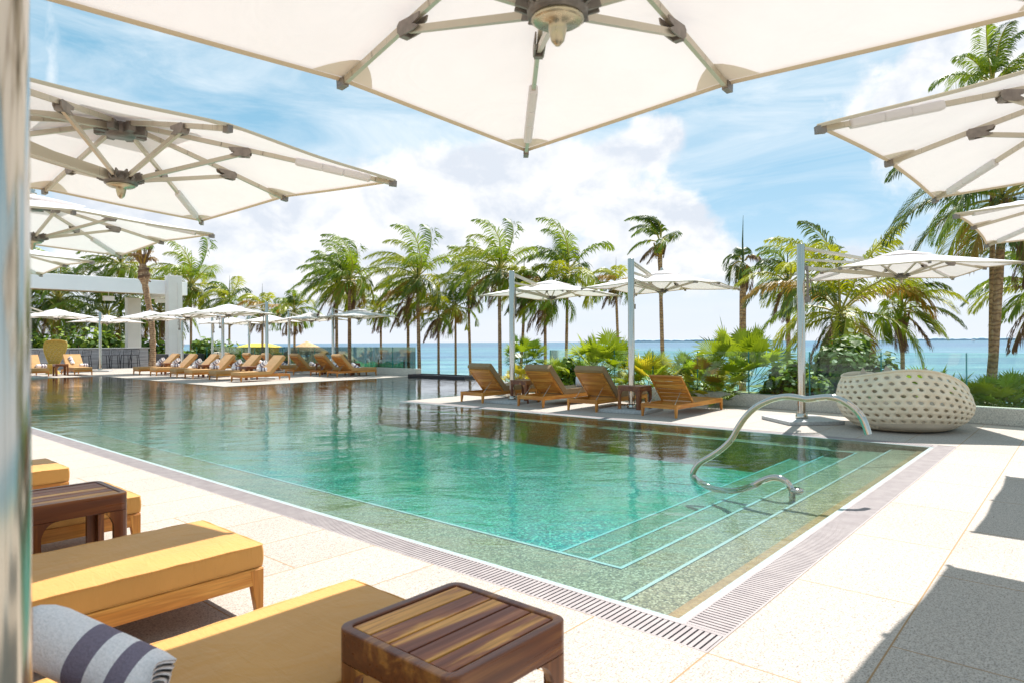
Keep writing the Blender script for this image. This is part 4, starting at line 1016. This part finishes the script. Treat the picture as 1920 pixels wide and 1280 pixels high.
KINDS = {
    'a': dict(seed=11, nf=28, L=2.5, wind=1.6, colors=(1, 1, 0, 1, 2)), 'b': dict(seed=12, nf=26, L=2.7, wind=2.2, colors=(1, 2, 1, 1, 2, 0)), 'c': dict(seed=13, nf=19, L=2.1, wind=2.0, colors=(1, 1, 2, 0, 2, 1), dead=3, hang=1.2),
    'd': dict(seed=14, nf=21, L=2.5, wind=1.6, colors=(0, 1, 1, 0, 2), dead=2), 'e': dict(seed=15, nf=15, L=1.9, wind=2.0, colors=(1, 2, 2, 1, 3), dead=4, hang=1.4),
    'h': dict(seed=18, nf=34, L=3.5, wind=.6, colors=(0, 1, 0, 0, 1, 0), nl=60, hang=1.3, dead=2), 'big': dict(seed=21, nf=24, L=3.1, wind=.6, colors=(1, 2, 1, 0, 2, 3), nl=66, upbias=.10, lw=.045, ll=.8),
    'thin': dict(seed=31, nf=10, L=1.6, wind=2.6, upbias=.3, colors=(1, 1, 0), dead=2, spear=False, ll=.5), 'dying': dict(seed=37, nf=8, L=1.1, wind=.8, colors=(0, 4, 0, 0), dead=3, hang=3.2, spear=True, ll=.5),
    'near': dict(seed=41, nf=24, L=3.2, wind=1.1, colors=(0, 0, 1, 1, 0), nl=84, lw=.040, ll=.85, dead=1, hang=1.1), 'near2': dict(seed=44, nf=22, L=2.9, wind=1.0, colors=(0, 1, 1, 0), nl=84, lw=.045, ll=.75, dead=1, hang=1.1),
}
GP = 'coconut palms along the shore'
def palm(px, cy_, depth, kind, w, label, gz=-2.6, lean=0.0, sc=1.0, rz=0.0, bx=None, group=GP, bulge=False):
    """crown centre on the sight line (px, cy_) at the given depth; trunk w metres thick down to gz"""
    top = at(px, cy_, depth); bot = ground(bx if bx is not None else px - lean, depth, gz)
    r = empty('palm_tree', bot); t = MB(); h = top - bot; n = 14; pts = []; rad = []
    for i in range(n + 1):
        f = i / n; c = math.sin(PI * f) * .10
        pts.append(Vector((h.x * (f + c * .6), h.y * (f + c * .6), (h.z - .1) * f))); rad.append(w * .36 * (1.4 - .4 * min(1, f * 6)) * (1 - .22 * f) * (1 + .03 * math.sin(i * 2.3)))
    if bulge: rad[-1] *= 1.5; rad[-2] *= 1.35
    t.tube(pts, rad, 12); t.build('trunk', M['trunk'], r)
    c = bpy.data.objects.new('crown', cmesh(kind, **KINDS[kind])); C.objects.link(c); c.parent = r; c.location = pts[-1] + Vector((0, 0, .25 * sc)); c.rotation_euler = (0, 0, rz); c.scale = (sc,) * 3
    return tag(r, label, 'palm tree', group)
# middle row
palm(631, 545, 33, 'd', .24, 'palm with the darker left trunk of the twin trunks behind the far deck', sc=.9, rz=.5)
palm(655, 532, 31, 'a', .27, 'full palm with the right-hand twin trunk beside the rightmost far-deck umbrella', sc=.95, rz=.15)
palm(714, 590, 36, 'c', .20, 'small low palm over the green netting', sc=.7, rz=1.0)
palm(765, 575, 33, 'e', .24, 'palm with hanging brown fronds just left of the tall pale trunk', sc=.95, rz=.3)
palm(783, 528, 31, 'b', .27, 'tall wind-swept palm with a dark spear above it, left of centre', sc=1.0, bx=788)
palm(822, 600, 32, 'e', .20, 'palm with a swollen ruff of dead fronds below its small crown', sc=.80, rz=.4, bulge=True)
palm(854, 582, 33, 'd', .19, 'slim palm right of the one with the dead ruff', sc=.72, rz=-.9)
palm(878, 535, 34, 'd', .22, 'slim palm rising behind, just left of the bright wind-swept palm', sc=.9, rz=.8, bx=884)
palm(936, 515, 29, 'b', .25, 'bright yellow-green wind-swept palm left of the first mast', sc=.92, rz=-.2, bx=938)
palm(984, 548, 30, 'e', .22, 'palm whose trunk shows just right of the first mast', sc=.9, rz=1.2, bx=968)
palm(1022, 570, 29, 'c', .22, 'palm with drooping fronds directly under the left sea-side umbrella', sc=.95, rz=.1)
palm(1064, 520, 30, 'd', .22, 'dark feathery palm with tall upright fronds right of the left sea-side umbrella', sc=1.05, rz=-.4, bx=1058)
palm(1155, 540, 32, 'e', .22, 'small tattered palm between the two sea-side umbrellas', sc=.75, rz=.2, bx=1165)
palm(1237, 462, 27, 'thin', .26, 'tallest slender palm with a sparse wind-torn crown right of centre', sc=1.0, bx=1246, bulge=True)
palm(1393, 505, 25, 'dying', .42, 'thick green-trunked dying palm with a few ragged fronds', sc=1.0, bx=1390)
# right cluster
palm(1478, 540, 22, 'c', .22, 'palm half hidden behind the mast over the daybed', gz=-.3, sc=.8, rz=.4)
palm(1575, 600, 17, 'big', .36, 'large bushy palm behind the daybed umbrella', gz=-.1, sc=.86, rz=.2)
palm(1692, 590, 18, 'c', .17, 'small palm with a drooping frond right of the broad-leaved bush', gz=-.2, sc=.72, rz=2.2)
palm(1880, 385, 15.6, 'near', .30, 'large near palm with a ringed trunk at the right edge', gz=-.1, sc=.98, rz=.4, bx=1855)
palm(1862, 165, 17.0, 'near2', .20, 'tall palm crown in the upper right corner between two umbrellas', gz=-.1, sc=.60, rz=1.3, bx=1858)
palm(1960, 560, 19, 'd', .26, 'dark palm at the right edge behind the near trunk', gz=-.3, sc=.95, rz=.3)
# left cluster behind the pavilion and bar
palm(226, 505, 56, 'd', .30, 'dark palm rising above the pavilion beam at left', gz=-.1, sc=1.6, rz=.6)
palm(358, 545, 55, 'b', .30, 'bright green palm just right of the white pavilion column', gz=-.1, sc=1.62, rz=-.1)
palm(430, 570, 54, 'c', .26, 'yellowish palm above the pool-side umbrellas', gz=-.3, sc=1.15, rz=.5)
palm(492, 590, 48, 'e', .26, 'low palm near the yellow house', gz=-.3, sc=1.1, rz=.9)
palm(552, 590, 44, 'c', .24, 'palm in front of the thatched roof', gz=-.6, sc=1.0, rz=1.9)
palm(200, 600, 54, 'h', .34, 'palm with huge drooping fronds behind the bar', gz=-.1, sc=1.5, rz=.2)
palm(110, 570, 56, 'h', .34, 'dark palm with long fronds under the left end of the beam', gz=-.1, sc=1.5, rz=1.4)
palm(30, 590, 55, 'h', .34, 'palm foliage at the left edge beside the blurred pole', gz=-.1, sc=1.5, rz=2.4)
palm(300, 590, 58, 'h', .34, 'dark palm seen between the two pavilion columns', gz=-.1, sc=1.3, rz=3.0)
# bare-topped palm by the bar
def ringed():
    bot = ground(285, 39.5, 0); top = at(272, 488, (bot - CAM).dot(FW)); r = empty('ringed_palm', bot); t = MB(); h = top - bot; pts = []; rad = []
    n = 30
    for i in range(n + 1):
        f = i / n; pts.append(Vector((h.x * f + .14 * math.sin(f * 5), h.y * f, h.z * f))); rad.append((.20 if f < .1 else .17) + .02 * math.sin(i * 2.1) + (.17 * math.exp(-((f - .86) / .06) ** 2)))
    t.tube(pts, rad, 14); t.build('trunk', M['trunk'], r)
    rng = random.Random(9); b = MB()
    for i in range(26):
        a = rng.uniform(0, 6.28); tl_ = rng.uniform(.5, 1.2); base = pts[-2] + Vector((math.cos(a) * .12, math.sin(a) * .12, -.1)); e = base + Vector((math.cos(a) * rng.uniform(.1, .6), math.sin(a) * rng.uniform(.1, .6), tl_)); b.bar(base, e, .08, .015, rng.choice((0, 1, 1)))
        if i % 2: frond(b, base + Vector((0, 0, .2)), a, rng.uniform(.8, 1.4), rng.uniform(.6, 1.1), 1.6, .6, rng.choice((0, 1)), rng, 14, .4, .04, 1.5, 1)
    for i in range(14):
        a = i * .9; z = h.z * (.80 + .008 * i); r0 = .33; b.tube([Vector((h.x * z / h.z + .14 * math.sin(z / h.z * 5), h.y * z / h.z, z + .03 * math.sin(k * 1.05 + a))) + Vector((math.cos(k * .52 + a) * r0, math.sin(k * .52 + a) * r0, .25 * math.sin(k * .26))) * (1 - .04 * i * .3) for k in range(8)], .045, 5, 1)
    b.build('dry_crown', [M['leafO'], M['leafB']], r)
    tag(r, 'tall ringed palm trunk with a tied brown leafless top beside the pavilion column', 'palm tree')
ringed()

# ------------------------------------------------------------------ shrubs
def fan_leaf(b, base, d, size, mi, rng, n=19, spread=2.6):
    """stalk then a fan of narrow blades"""
    d = d.normalized(); tip = base + d * size * .9 + Vector((0, 0, -.05 * size)); b.tube([base, base.lerp(tip, .5) + Vector((0, 0, .04 * size)), tip], .008, 3, mi, False)
    s = d.cross(Vector((0, 0, 1))); s = s.normalized() if s.length > .05 else Vector((1, 0, 0)); u = s.cross(d)
    tl_ = rng.uniform(-.5, .5); s2 = s * math.cos(tl_) + u * math.sin(tl_)
    for i in range(n):
        a = (-.5 + i / (n - 1)) * spread; dd = (d * math.cos(a) + s2 * math.sin(a) + u * .12).normalized(); l = size * rng.uniform(.78, 1.02) * (1 - .18 * abs(a) / (spread / 2))
        m1 = tip + dd * l * .55; m2 = tip + dd * l + Vector((0, 0, -.18 * l * rng.uniform(.5, 1.5))); w = dd.cross(u).normalized() * size * .036
        b.add([tip, m1 - w, m2, m1 + w], [(0, 1, 2, 3)], mi)
def fan_bush(name, pos, R_, h, label, mats, n=26, size=.5, seed=1, cat='shrub', trunk_h=0):
    rng = random.Random(seed); r = empty(name, pos); b = MB(); n = int(n * 1.6)
    for i in range(n):
        a = 2.4 * i + rng.uniform(-.3, .3); e = math.radians(80 - 85 * (i / n)) + rng.uniform(-.15, .15)
        d = Vector((math.cos(a) * math.cos(e), math.sin(a) * math.cos(e), math.sin(e)))
        base = Vector((math.cos(a) * .1, math.sin(a) * .1, trunk_h + h * .25 * rng.random())) + Vector((rng.uniform(-1, 1) * R_ * .25, rng.uniform(-1, 1) * R_ * .25, 0))
        sc = rng.uniform(.8, 1.2); dist = R_ * .45 * rng.random()
        fan_leaf(b, base + Vector((d.x * dist, d.y * dist, d.z * max(0.05, h - size * 1.7) * rng.uniform(.5, 1))), d, size * sc, rng.randrange(len(mats)), rng)
    b.build('foliage', mats, r); t = MB(); t.tube([(0, 0, -.25), (0, 0, max(.2, trunk_h + .1))], [.07, .05], 8); t.build('stem', M['trunk'], r)
    return tag(r, label, cat, 'garden plants behind the glass balustrade')
def broad_bush(name, pos, rad, label, mats, n=1500, ls=.085, seed=1, cat='shrub'):
    rng = random.Random(seed); r = empty(name, pos); b = MB(); lumps = []
    for i in range(26):
        while True:
            q = Vector((rng.uniform(-1, 1), rng.uniform(-1, 1), rng.uniform(-.2, 1)))
            if q.length < .85: break
        lumps.append((Vector((q.x * rad[0], q.y * rad[1], q.z * rad[2])), rng.uniform(.18, .42)))
    for i in range(n):
        c, lr = lumps[rng.randrange(len(lumps))]
        q = Vector((rng.gauss(0, 1), rng.gauss(0, 1), rng.gauss(0, 1))).normalized() * rng.uniform(.55, 1.25)
        p = c + Vector((q.x * rad[0] * lr, q.y * rad[1] * lr, q.z * rad[2] * lr * .9))
        if p.z < -.1: continue
        nrm = (q + Vector((rng.uniform(-.7, .7), rng.uniform(-.7, .7), rng.uniform(.0, 1.1)))).normalized(); a = nrm.orthogonal().normalized(); a = Matrix.Rotation(rng.uniform(0, 6.28), 3, nrm) @ a; c2 = nrm.cross(a); s = ls * rng.uniform(.6, 1.25)
        mi = 1 if rng.random() < .36 else 0
        b.add([p - a * s, p - a * s * .4 + c2 * s * .75, p + a * s * .6 + c2 * s * .7, p + a * s + nrm * s * .1, p + a * s * .6 - c2 * s * .7, p - a * s * .4 - c2 * s * .75], [(0, 1, 2, 3), (0, 3, 4, 5)], mi)
    st = MB()
    for c, lr in lumps: st.tube([(0, 0, -.2), (c.x * .4, c.y * .4, c.z * .35 + .05), tuple(c)], [.05, .03, .01], 5)
    b.build('foliage', mats, r); st.build('stems', M['trunk'], r)
    return tag(r, label, cat, 'garden plants behind the glass balustrade')
def gp(px, depth, z=-.05): return ground(px, depth, z)
fan_bush('fan_palm', gp(986, 19.5), .35, 1.0, 'small round dark green fan palm right of the first mast', [M['leafG'], M['broad']], 30, .40, 2, 'fan palm', .55)
fan_bush('yellow_shrub', gp(972, 17.4, .25), .22, .5, 'yellow spiky shrub in the black planter', [M['yell']], 34, .22, 3)
fan_bush('fan_palm', gp(1052, 18.4), .5, .95, 'yellow-green fan palm at the left end of the glass', [M['lime'], M['yell']], 26, .42, 4, 'fan palm')
broad_bush('climbing_shrub', gp(1085, 18.0), (.75, .6, 1.05), 'broad-leaved light green shrub left of the big fan palm', [M['broad'], M['broadL']], 1500, .075, 5)
fan_bush('fan_palm', gp(1128, 17.3), .8, 1.7, 'tall bright fan palm between the two masts', [M['lime'], M['leafG'], M['lime']], 34, .60, 6, 'fan palm')
fan_bush('fan_palm', gp(1218, 16.2), .7, 1.15, 'rounded lime fan palm right of the second mast', [M['lime'], M['lime'], M['yell']], 34, .50, 7, 'fan palm')
broad_bush('broad_leaf_shrub', gp(1283, 15.7), (.45, .5, .75), 'small green broad-leaved shrub right of the rounded lime fan palm', [M['broad'], M['broadL']], 800, .06, 8)
fan_bush('fan_palm', gp(1300, 16.0), .6, 1.2, 'mid green fan palm behind the low yellow one', [M['leafG'], M['lime']], 24, .45, 9, 'fan palm')
fan_bush('fan_palm', gp(1338, 15.0), .5, .95, 'low golden fan palm in front of the largest fan palm', [M['yell'], M['lime'], M['leafO']], 26, .40, 10, 'fan palm')
fan_bush('fan_palm', gp(1392, 14.8), .8, 1.6, 'largest fan palm, below the dying palm trunk', [M['lime'], M['leafG'], M['leafG']], 40, .60, 11, 'fan palm')
broad_bush('sea_grape', gp(1478, 14.2), (.85, .6, 1.05), 'low dark broad-leaved bush left of the daybed mast', [M['broad'], M['broadL']], 3600, .062, 12)
broad_bush('sea_grape', gp(1606, 14.2), (1.45, 1.0, 1.75), 'big dark broad-leaved bush behind the daybed', [M['broad'], M['broad'], M['broadL']][0:2] + [M['broadL']], 9500, .075, 13)
broad_bush('sea_grape', gp(1545, 13.6), (.7, .6, .9), 'glossy broad-leaved bush between the mast and the big bush', [M['broad'], M['broadL']], 3000, .065, 14)
fan_bush('sword_leaf_plant', gp(1738, 13.0), .35, .75, 'light green sword-leaved plant poking above the daybed', [M['lime']], 16, .48, 15, 'plant')
fan_bush('fern_clump', gp(1850, 12.8), .45, .45, 'bright lime fern clump at the foot of the near palm trunk', [M['lime'], M['lime'], M['leafY']], 40, .42, 16, 'plant')
fan_bush('fern_clump', gp(1905, 13.4), .45, .4, 'lime fern clump at the right edge right of the near palm trunk', [M['lime'], M['leafG']], 36, .42, 17, 'plant')
for i, (px, dp, R3, lb, sd) in enumerate(((75, 50, (3, 2, 2.6), 'at the left edge', 20), (150, 48, (3, 2, 3.0), 'behind the peacock chair', 21), (205, 49, (2.5, 2, 2.4), 'left of the first column', 22), (285, 52, (2.5, 2, 2.2), 'between the columns', 23), (395, 50, (2.6, 2, 1.9), 'right of the second column', 24), (455, 52, (2.4, 2, 1.3), 'left of the yellow house', 25))):
    broad_bush('hedge_bush', ground(px, dp, -.1), R3, 'dense green bush far behind the bar, ' + lb, [M['broad'], M['broadL']], 2200, .17, sd, 'bush')
fan_bush('small_agave', Vector((12.3, 43.4, 0)), .5, .7, 'low spiky green plant at the foot of the ringed palm trunk', [M['leafG'], M['lime']], 20, .45, 30, 'plant')

# ------------------------------------------------------------------ pavilion, bar and what stands by it
pv = empty('pavilion', (5.0, 45.6, 0))
pd = 46.0
def PX(px, Y):  # X where the sight line of column px crosses world Y
    d = at(px, 640, 1.0) - CAM; t = (Y - CAM.y) / d.y; return CAM.x + d.x * t
YB = 45.5
xA = PX(-60, YB); xB = PX(353, YB); 
def zof(px, py, Y):
    d = at(px, py, 1.0) - CAM; t = (Y - CAM.y) / d.y; return CAM.z + d.z * t
zt = zof(353, 529, YB); zb = zof(353, 554, YB)
b = MB(); b.box((xA - 5, -.0, zb), (xB - 5, .5, zt)); b.box((xB - 5.5, .5, zb + .01), (xB - 5.002, 6, zt - .01)); b.build('beam', M['beam'], pv, .02)
b = MB()
for i in range(9): b.box((xA - 5, .6 + i * .6, zb + .28), (xB - 5.6, .75 + i * .6, zb + .50))
b.box((xA - 5, .502, zb + .51), (xB - 5.51, 5.9, zb + .62)); b.build('soffit', M['soffit'], pv)
x0, x1 = PX(314, YB - .3), PX(340, YB - .3)
b = MB(); b.box((x0 - 5, -.62, 0), (x1 - 5, -.003, zof(330, 517, YB - .5))); b.box(((x0 + x1) / 2 - 5 + .1, -.66, .3), ((x0 + x1) / 2 - 5 + .16, -.622, zof(330, 530, YB - .5))); b.build('column', M['render_white'], pv, .02)
x0, x1 = PX(238, YB + 5.3), PX(263, YB + 5.3)
b = MB(); b.box((x0 - 5, 5.0, 0), (x1 - 5, 5.6, zb + .0)); b.build('column', M['render_white'], pv, .02)
for px in (206, 303):
    b = MB(); x = PX(px, YB + 1) - 5; b.box((x - .3, .9, zb - .52), (x + .3, 1.3, zb - .22)); b.tube([(x, 1.1, zb - .22), (x, 1.1, zb + .3)], .03, 6); b.build('hanging_speaker', M['render_white'], pv, .03)
tag(pv, 'open white pavilion with a long beam on two square columns at left', 'pavilion')
YC = 41.6
br_ = empty('bar_counter', (6.0, YC, 0)); xL = PX(-20, YC) - 6; xR = PX(278, YC) - 6
b = MB(); b.box((xL, 0, 0), (xR, .9, 1.12)); b.build('cladding', M['barclad'], br_, .01); b = MB(); b.box((xL - .05, -.08, 1.122), (xR + .05, .95, 1.18)); b.build('counter_top', M['slate'], br_, .01)
tag(br_, 'long low bar clad in grey stacked slate strips', 'bar counter')
def make_stool():
    r = empty('bar_stool'); lg = None
    for sx in (-1, 1):
        for sy in (-1, 1):
            b = MB(); b.tube([(sx * .24, sy * .22, 0), (sx * .18, sy * .17, .74)], .021, 6); b.build('leg', M['black'], r)
    b = MB(); b.box((-.21, -.20, .74), (.21, .20, .77)); b.build('seat', M['black'], r, .008)
    b = MB(); z = .28
    c = [(-.215, -.20, z), (.215, -.20, z), (.215, .20, z), (-.215, .20, z), (-.215, -.20, z)]
    for p, q in zip(c[:-1], c[1:]): b.tube([p, q], .011, 5)
    b.build('footrest', M['black'], r)
    b = MB(); b.tube([(-.19, -.18, .76), (-.22, -.24, 1.0), (-.20, -.25, 1.10), (.20, -.25, 1.10), (.22, -.24, 1.0), (.19, -.18, .76)], .014, 6)
    for i in range(5): b.tube([(-.13 + i * .065, -.20, .77), (-.13 + i * .065, -.25, 1.09)], .007, 4)
    b.build('backrest', M['black'], r); return r
stl = make_stool(); lbs = ['leftmost, just left of the peacock chair', 'right of the peacock chair', 'behind the sunbed in front of the bar', 'first of the four right-hand ones', 'second of the four right-hand ones', 'third of the four right-hand ones', 'rightmost, next to the ringed palm trunk']
for i, px in enumerate((62, 136, 161, 195, 215, 236, 252)):
    o = stl if i == 0 else copy_tree(stl, (0, 0, 0)); y = YC - .55; o.location = (PX(px, y), y, 0); o.rotation_euler = (0, 0, .1 * math.sin(i * 3)); tag(o, 'black wire bar stool at the slate bar, ' + lbs[i], 'bar stool', 'black bar stools at the slate bar')
# peacock chair
pc = empty('peacock_chair', (6.15, 35.6, 0), math.radians(-128))
b = MB(); NR = 12; NC = 14
def pk(u, v):   # u -1..1 across, v 0..1 up
    w = (.26 + .26 * math.sin(PI * min(1, v * .72)) ** 1.5 + .12 * v) * (1 if v < .88 else math.sqrt(max(0, 1 - ((v - .88) / .125) ** 2)) * .9 + .1)
    return Vector((-.22 - .22 * v + .10 * u * u * (1 - v * .3), u * w, .42 + v * 1.22))
for j in range(NR):
    for i in range(NC):
        u0, u1 = -1 + 2 * i / NC, -1 + 2 * (i + 1) / NC; v0, v1 = j / NR, (j + 1) / NR; uc, vc = (u0 + u1) / 2, (v0 + v1) / 2
        q = [pk(u0, v0), pk(u1, v0), pk(u1, v1), pk(u0, v1)]; c = pk(uc, vc); f = .42 if 2 <= j <= 10 and 1 <= i <= NC - 2 and (i * 7 + j * 5) % 3 == 0 else .0
        if f: b.add(q + [c.lerp(x, f) for x in q], [(k, (k + 1) % 4, (k + 1) % 4 + 4, k + 4) for k in range(4)], 0, True)
        else: b.add(q, [(0, 1, 2, 3)], 0, True)
o = b.build('woven_back', M['wicker'], pc); s_ = o.modifiers.new('t', 'SOLIDIFY'); s_.thickness = .03
b = MB(); b.tube([pk(-1, j / 20) for j in range(21)] + [pk(1, (20 - j) / 20) for j in range(21)], .03, 7); b.build('back_rim', M['wicker'], pc)
b = MB(); b.lathe([(0, .40), (.38, .40), (.42, .43), (.40, .47), (0, .48)], 24); b.build('seat', M['wicker'], pc)
b = MB(); b.lathe([(.20, .22), (.30, .34), (.40, .41)], 24); b.lathe([(.38, 0), (.36, .03), (.20, .22)], 24); b.build('pedestal', M['wicker'], pc)
tag(pc, 'golden wicker peacock chair with a fan-shaped back in front of the bar', 'chair')
pc.scale = (.82, .82, .98)
for i, (px, w) in enumerate(((296, .50), (352, .50), (372, .55), (392, .55))):
    y = 43.2; p = empty('tall_planter', (PX(px, y), y, 0)); b = MB(); b.box((-w, -.4, 0), (w, .4, .75)); b.build('pot', M['potdark'], p, .02); b = MB(); b.box((-w + .06, -.34, .751), (w - .06, .34, .757)); b.build('soil', M['dark'], p)
    tag(p, 'dark square planter behind the far sunbeds, ' + ['left of the front column', 'just right of the front column', 'third along', 'rightmost of the row'][i], 'planter', 'dark square planters behind the far sunbeds')
# spotted cushion seat behind the row
sp = MB(); sp.box((-.35, -.12, .35), (.35, .12, .95)); spo = sp.build('spotted_cushion', M['white'], None, .06, 3); spo.location = (13.2, 33.4, 0); spo.rotation_euler = (0, 0, -.8)
def spots(nt, b):
    v = ocoord(nt); vo = nt.n('ShaderNodeTexVoronoi'); nt.l(v, vo.inputs[0]); vo.inputs['Scale'].default_value = 6
    nt.l(nt.ramp(vo.outputs['Distance'], [(.26, (.05, .04, .04)), (.32, (.72, .64, .50))]), b.inputs['Base Color'])
spo.data.materials[0] = mat('dotted_fabric', rough=.9, fn=spots); tag(spo, 'cream cushion with black spots behind the third pool-side sunbed', 'cushion')

# ------------------------------------------------------------------ far shore buildings
yh = ground(505, 125, -2.4); r = empty('yellow_house', yh, -.85)
b = MB(); b.box((-6, -3, 0), (6, 3, 2.6)); b.box((-6, -3, 2.6), (1.2, 3, 3.9)); b.build('wall', M['yellowpaint'], r)
b = MB()
hv = [(-6.6, -3.6, 3.9), (1.8, -3.6, 3.9), (1.8, 3.6, 3.9), (-6.6, 3.6, 3.9), (-4.5, 0, 4.8), (-.2, 0, 4.8)]
b.add(hv, [(0, 1, 5, 4), (1, 2, 5), (2, 3, 4, 5), (3, 0, 4), (3, 2, 1, 0)]); b.build('roof', M['yellowpaint'], r)
for i in range(5):
    w_ = MB(); w_.box((-5.2 + i * 2.2, -3.06, 1.0), (-4.2 + i * 2.2, -3.001, 2.2)); w_.build('window', M['bluewin'], r)
w_ = MB(); w_.box((-6.2, -3.5, .1), (6.2, -3.07, .75)); w_.build('blue_band', M['bluewin'], r)
r.scale = (.82, .82, .80); tag(r, 'yellow beach house with dark windows beyond the far deck', 'house')
th = ground(575, 118, -2.4); r = empty('thatched_hut', th)
b = MB(); b.lathe([(4.2, 1.9), (4.4, 1.8), (3.0, 2.8), (.2, 4.1), (0, 4.2)], 20); b.build('roof', M['thatch'], r)
for a in range(6):
    b = MB(); b.tube([(3.4 * math.cos(a * 1.047), 3.4 * math.sin(a * 1.047), 0), (3.4 * math.cos(a * 1.047), 3.4 * math.sin(a * 1.047), 2.2)], .12, 6); b.build('post', M['pier'], r)
tag(r, 'round thatched hut on the beach right of the yellow house', 'hut')
p0 = ground(440, 92, -2.5); p1 = ground(715, 84, -2.5); pr_ = empty('wooden_pier', p0); D_ = p1 - p0; L = D_.length; d = D_.normalized()
b = MB(); b.bar((0, 0, .95), d * L + Vector((0, 0, .95)), 2.0, .18); b.build('decking', M['pier'], pr_)
b = MB(); sd = d.cross(Vector((0, 0, 1)))
for i in range(int(L / 1.1)):
    q = d * (i * 1.1); b.tube([q + sd * .9 + Vector((0, 0, -.8)), q + sd * .9 + Vector((0, 0, 1.55 + .25 * random.random()))], .10, 5); 
    if i % 2: b.tube([q - sd * .9 + Vector((0, 0, -.8)), q - sd * .9 + Vector((0, 0, 1.7))], .08, 5)
b.build('pilings', M['pier'], pr_); tag(pr_, 'dark timber pier with uneven pilings running across the water at left', 'pier')
for i, (px, dp, w, h, lb) in enumerate(((592, 38, 1.9, 1.75, 'pale pitched beach shelter left of the rightmost far-deck mast'), (648, 38, 1.7, 1.75, 'pale pitched beach shelter behind the twin palm trunks'), (565, 43, 1.6, 1.5, 'pale pitched beach shelter behind the third sea-side sunbed'))):
    r = empty('beach_shelter', ground(px, dp, -1.55), -YAW); b = MB(); W_ = w; hh = h
    b.add([(-W_, -1.2, hh * .55), (W_, -1.2, hh * .55), (0, -1.2, hh * 1.35), (-W_, 1.2, hh * .55), (W_, 1.2, hh * .55), (0, 1.2, hh * 1.35), (-W_, -1.2, hh * .55 - .12), (W_, -1.2, hh * .55 - .12), (-W_, 1.2, hh * .55 - .12), (W_, 1.2, hh * .55 - .12)], [(0, 1, 2), (4, 3, 5), (0, 2, 5, 3), (2, 1, 4, 5), (0, 6, 7, 1), (3, 4, 9, 8), (0, 3, 8, 6), (1, 7, 9, 4), (6, 8, 9, 7)]); b.build('roof', M['palethatch'], r)
    for sx in (-1, 1):
        for sy in (-1, 1):
            b = MB(); b.tube([(sx * W_ * .85, sy * 1.0, -.6), (sx * W_ * .85, sy * 1.0, hh * .5)], .06, 6); b.build('post', M['pier'], r)
    tag(r, lb, 'beach shelter', 'pitched beach shelters')
# green windbreak netting on the beach
r = empty('windbreak', ground(664, 32.5, -2.0), 0); q0 = ground(664, 32.5, 0); q1 = ground(757, 31.0, 0); dv = q1 - q0; b = MB(); n_ = 16; rng = random.Random(4); vs = []
for i in range(n_ + 1):
    f = i / n_; off = .12 * math.sin(i * 1.7); p = dv * f
    for z in (.0, .8, 1.6, 2.45 + .06 * math.sin(i * 1.3)): vs.append((p.x + off * .6, p.y + off, z + .0))
b.add(vs, [(4 * i + k, 4 * i + 4 + k, 4 * i + 5 + k, 4 * i + 1 + k) for i in range(n_) for k in range(3)], 0, True); b.build('netting', M['net'], r)
for f in (0, .5, 1.0):
    b = MB(); b.tube([dv * f, dv * f + Vector((0, 0, 2.6))], .04, 6); b.build('post', M['pier'], r)
tag(r, 'green netting windbreak beyond the glass left of the tall pale trunk', 'windbreak')
bt = empty('motor_boat', ground(1825, 1500, -2.5), .5); b = MB()
b.add([(-6, -1.6, 0), (5, -1.6, 0), (9, 0, 0), (5, 1.6, 0), (-6, 1.6, 0), (-6, -2, 1.6), (6, -2, 1.8), (10, 0, 2.2), (6, 2, 1.8), (-6, 2, 1.6)], [(0, 1, 6, 5), (1, 2, 7, 6), (2, 3, 8, 7), (3, 4, 9, 8), (4, 0, 5, 9), (5, 6, 7, 8, 9)]); b.build('hull', M['white'], bt)
b = MB(); b.box((-3, -1.3, 1.7), (2.5, 1.3, 4.2)); b.build('cabin', M['render_white'], bt, .2); tag(bt, 'tiny white boat on the horizon at right', 'boat')
for o in C.objects:
    if o.get('used') is not None: del o['used']
